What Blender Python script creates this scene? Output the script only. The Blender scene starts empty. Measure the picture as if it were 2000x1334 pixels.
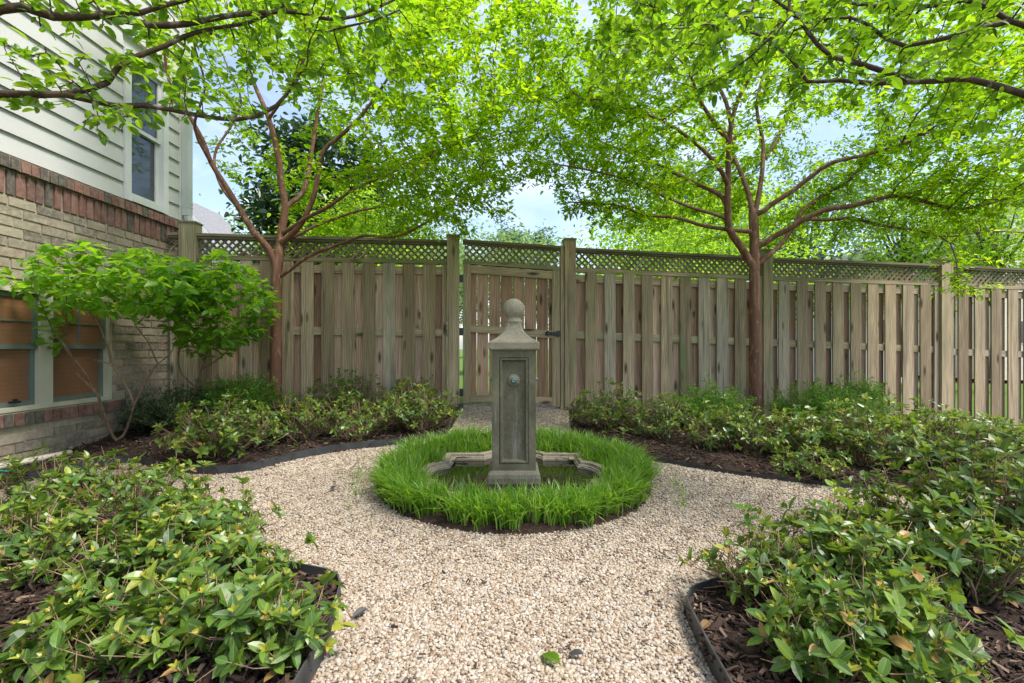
import bpy, math, random
import numpy as np
R = np.random.default_rng(11)
random.seed(5)
sc = bpy.context.scene
COL = sc.collection
F = 920.0            # focal length in photo pixels (2000 px wide)
HZ = 680.0           # horizon row
CAMZ = 1.0

# ------------------------------------------------------------------ terrain
def sm(a, b, x):
    t = np.clip((np.asarray(x, float) - a) / (b - a), 0, 1)
    return t * t * (3 - 2 * t)

def g(X, Y):
    X = np.asarray(X, float); Y = np.asarray(Y, float)
    z = 0.05 * np.minimum(Y, 7.0)
    z = z - 0.065 * np.minimum(np.maximum(X, 0), 9) * sm(2.5, 5.7, Y)
    z = z + 0.028 * np.clip(-X, 0, 3) * sm(4.2, 5.4, Y)
    z = z - 0.10 * sm(-2.9, -3.5, X) * sm(2.5, 3.6, Y) * (1 - .3 * sm(4.6, 5.4, Y))
    return z

def px2ground(x, y):
    dx = (x - 1000) / F; dz = (HZ - y) / F
    Ys = np.linspace(.6, 9, 4000)
    d = CAMZ + dz * Ys - g(dx * Ys, Ys)
    i = np.argmax(d < 0)
    Y = Ys[i]
    return np.array([dx * Y, Y, float(g(dx * Y, Y))])

def P(x, y, Y):
    return np.array([(x - 1000) / F * Y, Y, CAMZ + (HZ - y) / F * Y])

# ------------------------------------------------------------------ mesh helpers
class MB:
    def __init__(s): s.V = []; s.F = []; s.A = []; s.U = []; s.n = 0
    def add(s, V, F, a=(0.5, 0.5, 0.5), u=None):
        V = np.asarray(V, float).reshape(-1, 3); n = len(V)
        for f in (F if isinstance(F, list) and len(F) and isinstance(F[0], np.ndarray) else [F]):
            s.F.append(np.asarray(f, int) + s.n)
        s.V.append(V)
        s.A.append(np.broadcast_to(np.asarray(a, float), (n, 3)))
        s.U.append(V if u is None else np.asarray(u, float))
        s.n += n
    def build(s, name, mat, parent=None, origin=(0, 0, 0), smooth=False):
        V = np.concatenate(s.V) - np.asarray(origin, float)
        me = bpy.data.meshes.new(name)
        me.vertices.add(len(V)); me.vertices.foreach_set('co', V.astype(np.float32).ravel())
        idx = np.concatenate([f.ravel() for f in s.F]).astype(np.int32)
        tot = np.concatenate([np.full(len(f), f.shape[1]) for f in s.F])
        st = np.concatenate([[0], np.cumsum(tot)[:-1]]).astype(np.int32)
        me.loops.add(len(idx)); me.loops.foreach_set('vertex_index', idx)
        me.polygons.add(len(tot)); me.polygons.foreach_set('loop_start', st)
        me.polygons.foreach_set('use_smooth', np.full(len(tot), bool(smooth)))
        for nm, dat in (('rnd', s.A), ('uvw', s.U)):
            at = me.attributes.new(nm, 'FLOAT_VECTOR', 'POINT')
            at.data.foreach_set('vector', np.concatenate(dat).astype(np.float32).ravel())
        me.update(calc_edges=True)
        me.materials.append(mat)
        o = bpy.data.objects.new(name, me); COL.objects.link(o)
        if parent is not None: o.parent = parent
        else: o.location = origin
        return o

def tag(o, label=None, cat=None, group=None, kind=None):
    if label: o['label'] = label
    if cat: o['category'] = cat
    if group: o['group'] = group
    if kind: o['kind'] = kind
    return o

def thing(name, loc, label, cat, group=None):
    o = bpy.data.objects.new(name, None); COL.objects.link(o)
    o.location = loc; o.empty_display_size = .1
    return tag(o, label, cat, group)

BOXF = np.array([[0, 3, 2, 1], [4, 5, 6, 7], [0, 1, 5, 4], [1, 2, 6, 5], [2, 3, 7, 6], [3, 0, 4, 7]])
def box(mb, x0, x1, y0, y1, z0, z1, a=(.5, .5, .5), T=None, u=None):
    V = np.array([[x0, y0, z0], [x1, y0, z0], [x1, y1, z0], [x0, y1, z0], [x0, y0, z1], [x1, y0, z1], [x1, y1, z1], [x0, y1, z1]], float)
    mb.add(V if T is None else T(V), BOXF, a, u)

def bbox_bev(mb, x0, x1, y0, y1, z0, z1, b, a=(.5, .5, .5), T=None):
    """a box with its vertical and top edges chamfered"""
    def ring(i, z): return [[x0+i+b, y0+i, z], [x1-i-b, y0+i, z], [x1-i, y0+i+b, z], [x1-i, y1-i-b, z], [x1-i-b, y1-i, z], [x0+i+b, y1-i, z], [x0+i, y1-i-b, z], [x0+i, y0+i+b, z]]
    V = np.array(ring(0, z0) + ring(0, z1 - b) + ring(b, z1), float)
    f = []
    for r in range(2):
        for k in range(8): f.append([r*8+k, r*8+(k+1) % 8, r*8+8+(k+1) % 8, r*8+8+k])
    mb.add(V if T is None else T(V), [np.array(f), np.array([[16+k for k in range(8)]]), np.array([[7-k for k in range(8)]])], a)

def nrm(v): return v / np.maximum(np.linalg.norm(v, axis=-1, keepdims=True), 1e-9)

def skeleton(mb, pos, par, rad, sides=5, a=(.5, .5, .5)):
    pos = np.asarray(pos, float); par = np.asarray(par, int); rad = np.asarray(rad, float); n = len(pos)
    d = np.zeros((n, 3)); has = par >= 0
    d[has] = pos[has] - pos[par[has]]; d = nrm(d)
    main = -np.ones(n, int)
    ch = np.nonzero(has)[0]
    order = ch[np.argsort(rad[ch])]
    main[par[order]] = order
    dd = d.copy(); m = main >= 0
    dd[m] = nrm(d[m] + d[main[m]])
    dd[~has] = np.where(m[~has, None], d[main[~has]], dd[~has])
    ref = np.array([.33, -.88, .22]); ref /= np.linalg.norm(ref)
    ang = np.linspace(0, 2 * np.pi, sides, endpoint=False)
    def rings(p, t, r):
        s = nrm(np.cross(t, ref)); b = np.cross(t, s)
        return p[:, None] + r[:, None, None] * (np.cos(ang)[None, :, None] * s[:, None] + np.sin(ang)[None, :, None] * b[:, None])
    rg = rings(pos, dd, rad)
    side = ch[main[par[ch]] != ch]
    ex = rings(pos[par[side]], d[side], np.minimum(rad[side] * 1.25, rad[par[side]]))
    start = np.zeros(n, int); start[ch] = par[ch]; start[side] = n + np.arange(len(side))
    A0 = start[ch][:, None] * sides; B0 = ch[:, None] * sides
    k = np.arange(sides)[None]; k2 = (k + 1) % sides
    f = np.stack([A0 + k, A0 + k2, B0 + k2, B0 + k], -1).reshape(-1, 4)
    V = np.concatenate([rg, ex]).reshape(-1, 3)
    mb.add(V, f, a)
    tips = ch[main[ch] < 0]
    if len(tips): mb.F.append((tips[:, None] * sides + np.arange(sides)[None]) + mb.n - len(V))

def path_nodes(pts, step):
    pts = np.asarray(pts, float)
    # Catmull-Rom through the points
    p = np.vstack([2 * pts[0] - pts[1], pts, 2 * pts[-1] - pts[-2]])
    out = []
    for i in range(1, len(p) - 2):
        n = max(1, int(np.linalg.norm(p[i + 1] - p[i]) / step))
        for t in np.arange(n) / n:
            out.append(.5 * (2 * p[i] + (p[i+1] - p[i-1]) * t + (2*p[i-1] - 5*p[i] + 4*p[i+1] - p[i+2]) * t*t + (-p[i-1] + 3*p[i] - 3*p[i+1] + p[i+2]) * t**3))
    out.append(pts[-1])
    return np.array(out)

def tube(mb, pts, r, sides=8, step=.05, a=(.5, .5, .5)):
    q = path_nodes(pts, step)
    rr = np.interp(np.linspace(0, 1, len(q)), np.linspace(0, 1, len(np.atleast_1d(r))), np.atleast_1d(r))
    skeleton(mb, q, np.arange(len(q)) - 1, rr, sides, a)
    mb.F.append(np.array([[k for k in range(sides)]]) + mb.n - len(q) * sides)

LO_V = np.array([[0, 0, 0], [1, 0, -.10], [.32, -.5, .10], [.70, -.36, .05], [.32, .5, .10], [.70, .36, .05]])
LO_F = np.array([[0, 2, 3, 1], [0, 1, 5, 4]])
_t = np.array([0, .1, .3, .55, .8, 1.]); _w = np.array([0, .27, .48, .50, .34, 0])
def _hi():
    V = []; Fq = []; Ft = []
    c = [[t, 0, -.16 * t * t + .02] for t in _t]
    l = [[t, -w, -.16 * t * t + .10 * w / .5 + .01 * math.sin(9 * t)] for t, w in zip(_t[1:5], _w[1:5])]
    r = [[t, w, -.16 * t * t + .10 * w / .5] for t, w in zip(_t[1:5], _w[1:5])]
    V = c + l + r
    for i in range(3):
        Fq.append([1+i, 6+i, 7+i, 2+i]); Fq.append([1+i, 2+i, 11+i, 10+i])
    Ft = [[0, 6, 1], [0, 1, 10], [4, 9, 5], [4, 5, 13]]
    return np.array(V), [np.array(Fq), np.array(Ft)]
HI_V, HI_F = _hi()

def leaves(mb, Pn, D, N, L, W, hi=False, a=None, cup=1.0):
    n = len(Pn)
    if n == 0: return
    D = nrm(D); S = nrm(np.cross(D, N)); N = np.cross(S, D)
    T = HI_V if hi else LO_V
    L = np.broadcast_to(L, n); W = np.broadcast_to(W, n)
    cupv = np.broadcast_to(cup, n)
    V = (Pn[:, None] + D[:, None] * (T[None, :, 0:1] * L[:, None, None]) + S[:, None] * (T[None, :, 1:2] * W[:, None, None])
         + N[:, None] * (T[None, :, 2:3] * (L * cupv)[:, None, None]))
    k = len(T); off = (np.arange(n) * k)[:, None, None]
    Fs = [(f[None] + off).reshape(-1, f.shape[1]) for f in (HI_F if hi else [LO_F])]
    if a is None: a = R.random((n, 3))
    u = np.broadcast_to(T[None], (n, k, 3)).reshape(-1, 3)
    mb.add(V.reshape(-1, 3), Fs, np.repeat(a, k, 0), u)

# ------------------------------------------------------------------ material helpers
def newmat(name):
    m = bpy.data.materials.new(name); m.use_nodes = True
    nt = m.node_tree; nt.nodes.clear()
    return m, nt
def nd(nt, t, ins=None, **props):
    n = nt.nodes.new(t)
    for k, v in props.items(): setattr(n, k, v)
    for k, v in (ins or {}).items():
        s = n.inputs[k]
        if isinstance(v, bpy.types.NodeSocket): nt.links.new(v, s)
        else:
            if s.type == 'RGBA' and len(v) == 3: v = (*v, 1)
            s.default_value = v
    return n
def mixc(nt, f, a, b, blend='MIX'):
    return nd(nt, 'ShaderNodeMix', {0: f, 6: a, 7: b}, data_type='RGBA', blend_type=blend).outputs[2]
def ramp(nt, f, stops, interp='LINEAR'):
    n = nd(nt, 'ShaderNodeValToRGB', {'Fac': f}); cr = n.color_ramp; cr.interpolation = interp
    while len(cr.elements) < len(stops): cr.elements.new(.5)
    for e, (p, c) in zip(cr.elements, stops):
        e.position = p; e.color = (*c, 1) if not np.isscalar(c) else (c, c, c, 1)
    return n.outputs[0]
def math_(nt, op, a, b=0.0, c=0.0):
    return nd(nt, 'ShaderNodeMath', {0: a, 1: b, 2: c}, operation=op).outputs[0]
def attr(nt, name):
    return nd(nt, 'ShaderNodeAttribute', attribute_name=name).outputs['Vector']
def sep(nt, v):
    return nd(nt, 'ShaderNodeSeparateXYZ', {0: v}).outputs
def noise(nt, v, scale, detail=4, rough=.55, dist=0.0):
    return nd(nt, 'ShaderNodeTexNoise', {'Vector': v, 'Scale': scale, 'Detail': detail, 'Roughness': rough, 'Distortion': dist}).outputs[0]
def vmul(nt, v, s):
    return nd(nt, 'ShaderNodeVectorMath', {0: v, 1: s}, operation='MULTIPLY').outputs[0]
def obj_co(nt): return nd(nt, 'ShaderNodeTexCoord').outputs['Object']
def finish(nt, col, rough=.7, spec=.4, bump=None, bstr=.3, bdist=.01, metal=0.0, extra=None):
    b = nd(nt, 'ShaderNodeBsdfPrincipled', {'Base Color': col, 'Roughness': rough, 'Specular IOR Level': spec, 'Metallic': metal})
    if bump is not None:
        bn = nd(nt, 'ShaderNodeBump', {'Height': bump, 'Strength': bstr, 'Distance': bdist})
        nt.links.new(bn.outputs[0], b.inputs['Normal'])
    out = nd(nt, 'ShaderNodeOutputMaterial')
    nt.links.new((extra(b) if extra else b.outputs[0]), out.inputs[0])

def leaf_mat(name, stops, trans, tfac=.5, rough=.4, spec=.45, vein=False, tvar=None):
    m, nt = newmat(name)
    r = sep(nt, attr(nt, 'rnd')); uv = sep(nt, attr(nt, 'uvw'))
    col = ramp(nt, r[0], stops)
    hv = math_(nt, 'MULTIPLY_ADD', r[1], .5, .75)
    col = mixc(nt, 1.0, col, nd(nt, 'ShaderNodeCombineXYZ', {0: hv, 1: hv, 2: hv}).outputs[0], 'MULTIPLY')
    if vein:   # paler midrib
        mid = math_(nt, 'LESS_THAN', math_(nt, 'ABSOLUTE', uv[1]), .035)
        col = mixc(nt, math_(nt, 'MULTIPLY', mid, .45), col, (.25, .32, .10, 1))
    tc = ramp(nt, r[0], tvar) if tvar else None
    def ex(b):
        t = nd(nt, 'ShaderNodeBsdfTranslucent', {'Color': tc if tc else (*trans, 1)})
        return nd(nt, 'ShaderNodeMixShader', {0: tfac, 1: b.outputs[0], 2: t.outputs[0]}).outputs[0]
    finish(nt, col, rough, spec, extra=ex)
    return m

def plain(name, col, rough=.6, spec=.4, var=.15, scale=12, metal=0.0, bstr=.15):
    m, nt = newmat(name)
    n = noise(nt, obj_co(nt), scale)
    lo = tuple(c * (1 - var) for c in col); hi = tuple(min(1, c * (1 + var)) for c in col)
    finish(nt, ramp(nt, n, [(.3, lo), (.7, hi)]), rough, spec, n, bstr, .004, metal)
    return m

MAT = {}
# crape myrtle leaves: fresh yellow green, strongly translucent
MAT['crape'] = leaf_mat('crape_leaf', [(0, (.065, .135, .010)), (.6, (.10, .185, .012)), (.93, (.16, .23, .015)), (1, (.24, .22, .02))], (.26, .44, .015), .68, .5, .3,
                        tvar=[(0, (.14, .34, .008)), (.4, (.36, .62, .010)), (.7, (.50, .74, .012)), (.95, (.66, .80, .02)), (1, (.70, .62, .03))])
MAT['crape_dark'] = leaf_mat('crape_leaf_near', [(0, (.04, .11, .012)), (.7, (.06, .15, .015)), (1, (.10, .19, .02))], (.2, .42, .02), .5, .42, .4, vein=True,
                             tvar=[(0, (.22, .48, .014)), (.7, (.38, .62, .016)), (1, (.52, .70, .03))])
MAT['azalea'] = leaf_mat('shrub_leaf', [(0, (.028, .072, .014)), (.35, (.062, .130, .020)), (.7, (.115, .195, .024)), (.86, (.23, .28, .035)), (.965, (.36, .30, .035)), (1, (.34, .19, .07))],
                         (.30, .44, .035), .30, .36, .5, vein=True)
MAT['fine'] = leaf_mat('fine_leaf', [(0, (.05, .14, .014)), (.6, (.10, .25, .02)), (1, (.19, .35, .03))], (.3, .6, .03), .35, .4, .45)
MAT['finedark'] = leaf_mat('fine_leaf_dark', [(0, (.02, .055, .018)), (.7, (.035, .09, .028)), (1, (.06, .13, .035))], (.07, .18, .03), .3, .4, .45)
MAT['viburnum'] = leaf_mat('viburnum_leaf', [(0, (.05, .14, .014)), (.6, (.10, .24, .02)), (.95, (.21, .36, .02)), (1, (.26, .37, .03))], (.38, .70, .02), .5, .4, .45, vein=True)
MAT['magnolia'] = leaf_mat('magnolia_leaf', [(0, (.014, .036, .014)), (.7, (.028, .068, .022)), (1, (.06, .11, .03))], (.08, .17, .025), .2, .3, .6)
MAT['bright'] = leaf_mat('bright_leaf', [(0, (.07, .15, .014)), (.6, (.11, .22, .02)), (1, (.18, .28, .03))], (.46, .70, .04), .58, .55, .25)
MAT['pale'] = leaf_mat('pale_leaf', [(0, (.10, .18, .06)), (1, (.18, .27, .10))], (.36, .54, .14), .5, .6, .3)
MAT['far'] = leaf_mat('far_leaf', [(0, (.07, .115, .065)), (1, (.12, .18, .10))], (.2, .32, .15), .45, .7, .2)
MAT['blade'] = leaf_mat('grass_blade', [(0, (.055, .14, .018)), (.6, (.13, .28, .028)), (.92, (.26, .40, .06)), (.97, (.25, .33, .08)), (1, (.33, .28, .14))], (.34, .60, .03), .42, .36, .5)
MAT['deadleaf'] = leaf_mat('dead_leaf', [(0, (.20, .12, .05)), (1, (.34, .23, .12))], (.2, .12, .05), .2, .6, .2)
MAT['darkleaf'] = leaf_mat('dark_dead_leaf', [(0, (.03, .03, .032)), (1, (.06, .055, .055))], (.03, .03, .03), .1, .6, .3)

def bark_mat(name, c0, c1, c2, scale=1.0, spot=(.34, .31, .25), sk=.25):
    m, nt = newmat(name); co = obj_co(nt)
    n1 = noise(nt, vmul(nt, co, (9, 9, 2.2)), 1.6 * scale, 5, .6, .6)
    n2 = noise(nt, vmul(nt, co, (14, 14, 5)), 1.2 * scale, 3)
    col = ramp(nt, n1, [(.32, c0), (.55, c1), (.70, c2)])
    col = mixc(nt, math_(nt, 'MULTIPLY', n2, .5), col, tuple(c * .55 for c in c0) + (1,), 'MIX')
    n3 = noise(nt, vmul(nt, co, (1, 1, .45)), 19, 4, .65)
    col = mixc(nt, math_(nt, 'MULTIPLY', sep(nt, ramp(nt, n3, [(.56, 0.0), (.64, 1.0)]))[0], sk), col, (*spot, 1))
    finish(nt, col, .75, .25, math_(nt, 'ADD', n1, math_(nt, 'MULTIPLY', n3, .6)), .6, .012)
    return m
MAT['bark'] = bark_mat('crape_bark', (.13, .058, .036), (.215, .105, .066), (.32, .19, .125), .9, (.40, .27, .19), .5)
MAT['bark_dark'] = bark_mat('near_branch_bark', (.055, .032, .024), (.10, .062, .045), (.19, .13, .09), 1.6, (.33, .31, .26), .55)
MAT['twig'] = bark_mat('shrub_twig', (.15, .095, .06), (.25, .165, .105), (.36, .26, .18), 3)
MAT['bgbark'] = bark_mat('far_bark', (.09, .075, .06), (.15, .13, .11), (.24, .21, .18), .4)

def wood_mat(name, tones, green, greenamt):
    m, nt = newmat(name)
    uvw = attr(nt, 'uvw'); r = sep(nt, attr(nt, 'rnd')); co = obj_co(nt)
    warp = noise(nt, vmul(nt, uvw, (5, 1, 1.1)), 1.3, 2)
    wv = nd(nt, 'ShaderNodeVectorMath', {0: vmul(nt, uvw, (1, 1, .06)), 1: nd(nt, 'ShaderNodeCombineXYZ', {0: math_(nt, 'MULTIPLY', warp, .09)}).outputs[0]}, operation='ADD').outputs[0]
    grain = noise(nt, wv, 60, 3, .6)
    rings = nd(nt, 'ShaderNodeTexWave', {'Vector': wv, 'Scale': 17, 'Distortion': 3.5, 'Detail': 2, 'Detail Scale': .6}, wave_type='BANDS', bands_direction='X').outputs[1]
    broad = noise(nt, vmul(nt, uvw, (9, 1, .9)), 1.0, 3)
    col = ramp(nt, r[0], tones)
    shade = math_(nt, 'MULTIPLY_ADD', grain, 1.1, .42)
    shade = math_(nt, 'MULTIPLY', shade, math_(nt, 'MULTIPLY_ADD', rings, .42, .76))
    shade = math_(nt, 'MULTIPLY', shade, math_(nt, 'MULTIPLY_ADD', broad, .9, .55))
    cmb = nd(nt, 'ShaderNodeCombineXYZ', {0: shade, 1: shade, 2: shade}).outputs[0]
    col = mixc(nt, 1.0, col, cmb, 'MULTIPLY')
    # knots
    vo = nd(nt, 'ShaderNodeTexVoronoi', {'Vector': vmul(nt, uvw, (7.5, 1, 2.1)), 'Scale': 1.0, 'Randomness': 1.0}).outputs[0]
    kn = ramp(nt, vo, [(.06, 1.0), (.14, .55), (.20, 0.0)])
    kn = math_(nt, 'MULTIPLY', sep(nt, kn)[0], math_(nt, 'GREATER_THAN', noise(nt, vmul(nt, uvw, (1, 1, .9)), 2.0, 0), .38))
    col = mixc(nt, math_(nt, 'MULTIPLY', kn, .95), col, (.04, .025, .016, 1))
    # dark weather streaks
    st = ramp(nt, noise(nt, vmul(nt, uvw, (26, 1, .9)), 1.0, 3), [(.55, 0.0), (.70, 1.0)])
    col = mixc(nt, math_(nt, 'MULTIPLY', sep(nt, st)[0], .62), col, (.085, .066, .052, 1))
    # algae
    al = ramp(nt, noise(nt, vmul(nt, uvw, (7, 1, .8)), 1.1, 4), [(.46, 0.0), (.62, 1.0)])
    f = math_(nt, 'MULTIPLY', sep(nt, al)[0], math_(nt, 'MULTIPLY', r[1], greenamt))
    col = mixc(nt, f, col, green)
    finish(nt, col, .82, .25, math_(nt, 'SUBTRACT', grain, math_(nt, 'MULTIPLY', kn, .4)), .35, .004)
    return m
MAT['wood'] = wood_mat('weathered_fence_wood', [(0, (.225, .168, .102)), (.35, (.315, .240, .150)), (.7, (.40, .308, .197)), (1, (.335, .293, .228))], (.135, .175, .07, 1), .8)
MAT['woodback'] = wood_mat('weathered_back_boards', [(0, (.25, .14, .085)), (.4, (.46, .29, .20)), (.75, (.62, .43, .31)), (1, (.68, .50, .375))], (.15, .17, .09, 1), .35)
MAT['lattice'] = wood_mat('weathered_lattice_wood', [(0, (.17, .13, .085)), (.6, (.24, .185, .125)), (1, (.32, .25, .175))], (.10, .14, .055, 1), 1.1)

def brick_mat(name, stops, wash):
    m, nt = newmat(name); co = obj_co(nt); r = sep(nt, attr(nt, 'rnd'))
    n = noise(nt, co, 26, 6, .65); n2 = noise(nt, co, 7, 4, .6); n3 = noise(nt, co, 120, 3)
    col = ramp(nt, r[0], stops)
    col = mixc(nt, math_(nt, 'MULTIPLY', sep(nt, ramp(nt, n, [(.42, 0.0), (.66, 1.0)]))[0], wash), col, (.44, .38, .275, 1))
    sp = math_(nt, 'MULTIPLY_ADD', n3, .7, .65)
    col = mixc(nt, 1.0, col, nd(nt, 'ShaderNodeCombineXYZ', {0: sp, 1: sp, 2: sp}).outputs[0], 'MULTIPLY')
    col = mixc(nt, math_(nt, 'MULTIPLY', sep(nt, ramp(nt, n2, [(.5, 0.0), (.75, 1.0)]))[0], math_(nt, 'MULTIPLY', r[1], .5)), col, (.17, .16, .06, 1))
    finish(nt, col, .88, .2, n, .6, .006)
    return m
MAT['brick'] = brick_mat('buff_brick', [(0, (.13, .115, .10)), (.18, (.18, .15, .125)), (.42, (.24, .205, .16)), (.75, (.30, .255, .195)), (1, (.25, .19, .15))], .5)
MAT['redbrick'] = brick_mat('red_brick', [(0, (.065, .06, .054)), (.28, (.095, .075, .066)), (.4, (.14, .07, .06)), (.75, (.19, .088, .074)), (1, (.19, .12, .095))], .2)
MAT['mortar'] = plain('mortar', (.36, .31, .215), .95, .1, .2, 30, bstr=.5)

m, nt = newmat('lap_siding'); co = obj_co(nt)
gr = noise(nt, vmul(nt, co, (1, .9, 16)), 9, 4, .6, 1.2)
finish(nt, ramp(nt, noise(nt, co, 1.3), [(.3, (.44, .435, .425)), (.7, (.49, .485, .47))]), .55, .35, gr, .35, .004)
MAT['siding'] = m
MAT['trim'] = plain('white_trim', (.56, .565, .56), .5, .4, .05, 5)
MAT['winframe'] = plain('window_frame_paint', (.46, .44, .33), .5, .4, .06, 8)
MAT['sash'] = plain('grey_green_sash', (.115, .14, .12), .5, .4, .12, 8)
MAT['alu'] = plain('downspout_paint', (.52, .525, .52), .4, .5, .06, 5)
MAT['roof'] = plain('grey_shingles', (.20, .20, .21), .9, .2, .3, 18, bstr=.6)
MAT['cream'] = plain('cream_wall', (.66, .60, .50), .8, .2, .06, 3)
MAT['steel'] = plain('black_edging_steel', (.035, .036, .038), .5, .4, .4, 14)
m, nt = newmat('rusty_edging_steel'); co = obj_co(nt)
n = noise(nt, vmul(nt, co, (4, 4, 9)), 3, 5)
zz = sep(nt, attr(nt, 'rnd'))[2]
rf = math_(nt, 'ADD', n, math_(nt, 'MULTIPLY', zz, -.30))
finish(nt, ramp(nt, rf, [(.28, (.045, .045, .046)), (.42, (.06, .055, .052)), (.52, (.22, .085, .03))]), .7, .3, n, .3, .003)
MAT['ruststeel'] = m
MAT['black'] = plain('black_iron', (.014, .018, .022), .45, .5, .3, 30)
MAT['pvc'] = plain('dirty_white_pipe', (.47, .43, .35), .55, .35, .25, 10)
MAT['hose'] = plain('green_hose', (.02, .26, .15), .4, .5, .15, 10)
MAT['verdigris'] = plain('verdigris_bronze', (.13, .27, .27), .5, .4, .5, 60, .3)

def stone_mat(name, a, b, c, moss):
    m, nt = newmat(name); co = obj_co(nt)
    n1 = noise(nt, vmul(nt, co, (1, 1, .45)), 7, 5, .6); n2 = noise(nt, co, 55, 4, .7); n3 = noise(nt, co, 3, 3)
    col = ramp(nt, n1, [(.3, a), (.52, b), (.72, c)])
    sp = math_(nt, 'MULTIPLY_ADD', n2, .9, .55)
    col = mixc(nt, 1.0, col, nd(nt, 'ShaderNodeCombineXYZ', {0: sp, 1: sp, 2: sp}).outputs[0], 'MULTIPLY')
    pit = ramp(nt, nd(nt, 'ShaderNodeTexVoronoi', {'Vector': co, 'Scale': 62.0}).outputs[0], [(.13, 1.0), (.22, 0.0)])
    pit = math_(nt, 'MULTIPLY', sep(nt, pit)[0], math_(nt, 'GREATER_THAN', noise(nt, co, 24, 2), .50))
    col = mixc(nt, math_(nt, 'MULTIPLY', pit, .75), col, (.035, .035, .028, 1))
    col = mixc(nt, math_(nt, 'MULTIPLY', sep(nt, ramp(nt, n3, [(.45, 0.0), (.7, 1.0)]))[0], moss), col, (.085, .10, .045, 1))
    # pale lime streaks under the spout
    st = ramp(nt, noise(nt, vmul(nt, co, (30, 30, 2.2)), 1.0, 3), [(.60, 0.0), (.74, 1.0)])
    col = mixc(nt, math_(nt, 'MULTIPLY', sep(nt, st)[0], .5), col, (.33, .36, .33, 1))
    finish(nt, col, .88, .25, math_(nt, 'SUBTRACT', n2, math_(nt, 'MULTIPLY', pit, .8)), .5, .004)
    return m
MAT['stone'] = stone_mat('weathered_stone', (.14, .125, .092), (.20, .18, .135), (.26, .235, .175), .3)
MAT['stonelight'] = stone_mat('pale_weathered_stone', (.19, .168, .122), (.26, .23, .168), (.33, .295, .22), .25)
MAT['stonedark'] = stone_mat('wet_dark_stone', (.085, .078, .05), (.14, .128, .084), (.215, .19, .13), .45)
MAT['stonerim'] = stone_mat('basin_rim_stone', (.24, .205, .145), (.32, .275, .20), (.39, .34, .25), .22)

m, nt = newmat('dark_basin_water')
wn = noise(nt, obj_co(nt), 9, 2)
finish(nt, (.018, .016, .010, 1), .04, .5, wn, .06, .01)
MAT['water'] = m

m, nt = newmat('window_glass')
finish(nt, (.035, .042, .048, 1), .05, .8)
MAT['glass'] = m
m, nt = newmat('brown_blind_behind_glass')
uv = obj_co(nt)
wz = nd(nt, 'ShaderNodeTexWave', {'Vector': uv, 'Scale': 9.0, 'Distortion': 1.0, 'Detail': 2}, bands_direction='Z').outputs[1]
c = mixc(nt, math_(nt, 'MULTIPLY', wz, .35), (.19, .095, .052, 1), (.11, .058, .034, 1))
c = mixc(nt, math_(nt, 'MULTIPLY', noise(nt, uv, 90, 3), .4), c, (.30, .15, .07, 1))
finish(nt, c, .35, .5)
MAT['blind'] = m

# ground materials
m, nt = newmat('soil_and_mulch'); co = obj_co(nt)
n = noise(nt, co, 42, 6, .7); n2 = noise(nt, vmul(nt, co, (30, 70, 20)), 1.2, 4)
finish(nt, ramp(nt, n, [(.3, (.018, .012, .009)), (.55, (.045, .028, .020)), (.75, (.10, .062, .045))]), .9, .2, math_(nt, 'ADD', n, n2), 1.0, .02)
MAT['soil'] = m
m, nt = newmat('gravel_bed'); co = obj_co(nt)
vor = nd(nt, 'ShaderNodeTexVoronoi', {'Vector': co, 'Scale': 85.0})
cc = sep(nt, vor.outputs['Color'])[0]
finish(nt, ramp(nt, cc, [(0, (.27, .21, .15)), (.5, (.41, .335, .26)), (1, (.52, .45, .37))]), .85, .2, vor.outputs[0], .9, .008)
MAT['gravelbed'] = m
m, nt = newmat('pebble'); r = sep(nt, attr(nt, 'rnd')); co = obj_co(nt)
c = ramp(nt, r[0], [(0, (.08, .068, .058)), (.08, (.20, .13, .08)), (.22, (.265, .195, .135)), (.42, (.315, .25, .182)), (.65, (.35, .295, .233)), (.86, (.41, .365, .305)), (1, (.27, .24, .215))])
pn = math_(nt, 'MULTIPLY_ADD', noise(nt, co, 160, 3), .5, .75)
c = mixc(nt, 1.0, c, nd(nt, 'ShaderNodeCombineXYZ', {0: pn, 1: pn, 2: pn}).outputs[0], 'MULTIPLY')
finish(nt, c, .62, .35)
MAT['pebble'] = m
m, nt = newmat('bark_chip'); r = sep(nt, attr(nt, 'rnd'))
c = ramp(nt, r[0], [(0, (.014, .009, .007)), (.5, (.036, .021, .016)), (.85, (.07, .043, .031)), (.97, (.12, .08, .058)), (1, (.28, .21, .14))])
finish(nt, c, .85, .25)
MAT['chip'] = m
m, nt = newmat('lawn_grass'); co = obj_co(nt)
finish(nt, ramp(nt, noise(nt, co, 5, 6, .7), [(.3, (.06, .12, .02)), (.7, (.12, .20, .04))]), .9, .1, noise(nt, co, 60, 4), .8, .03)
MAT['lawn'] = m

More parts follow.
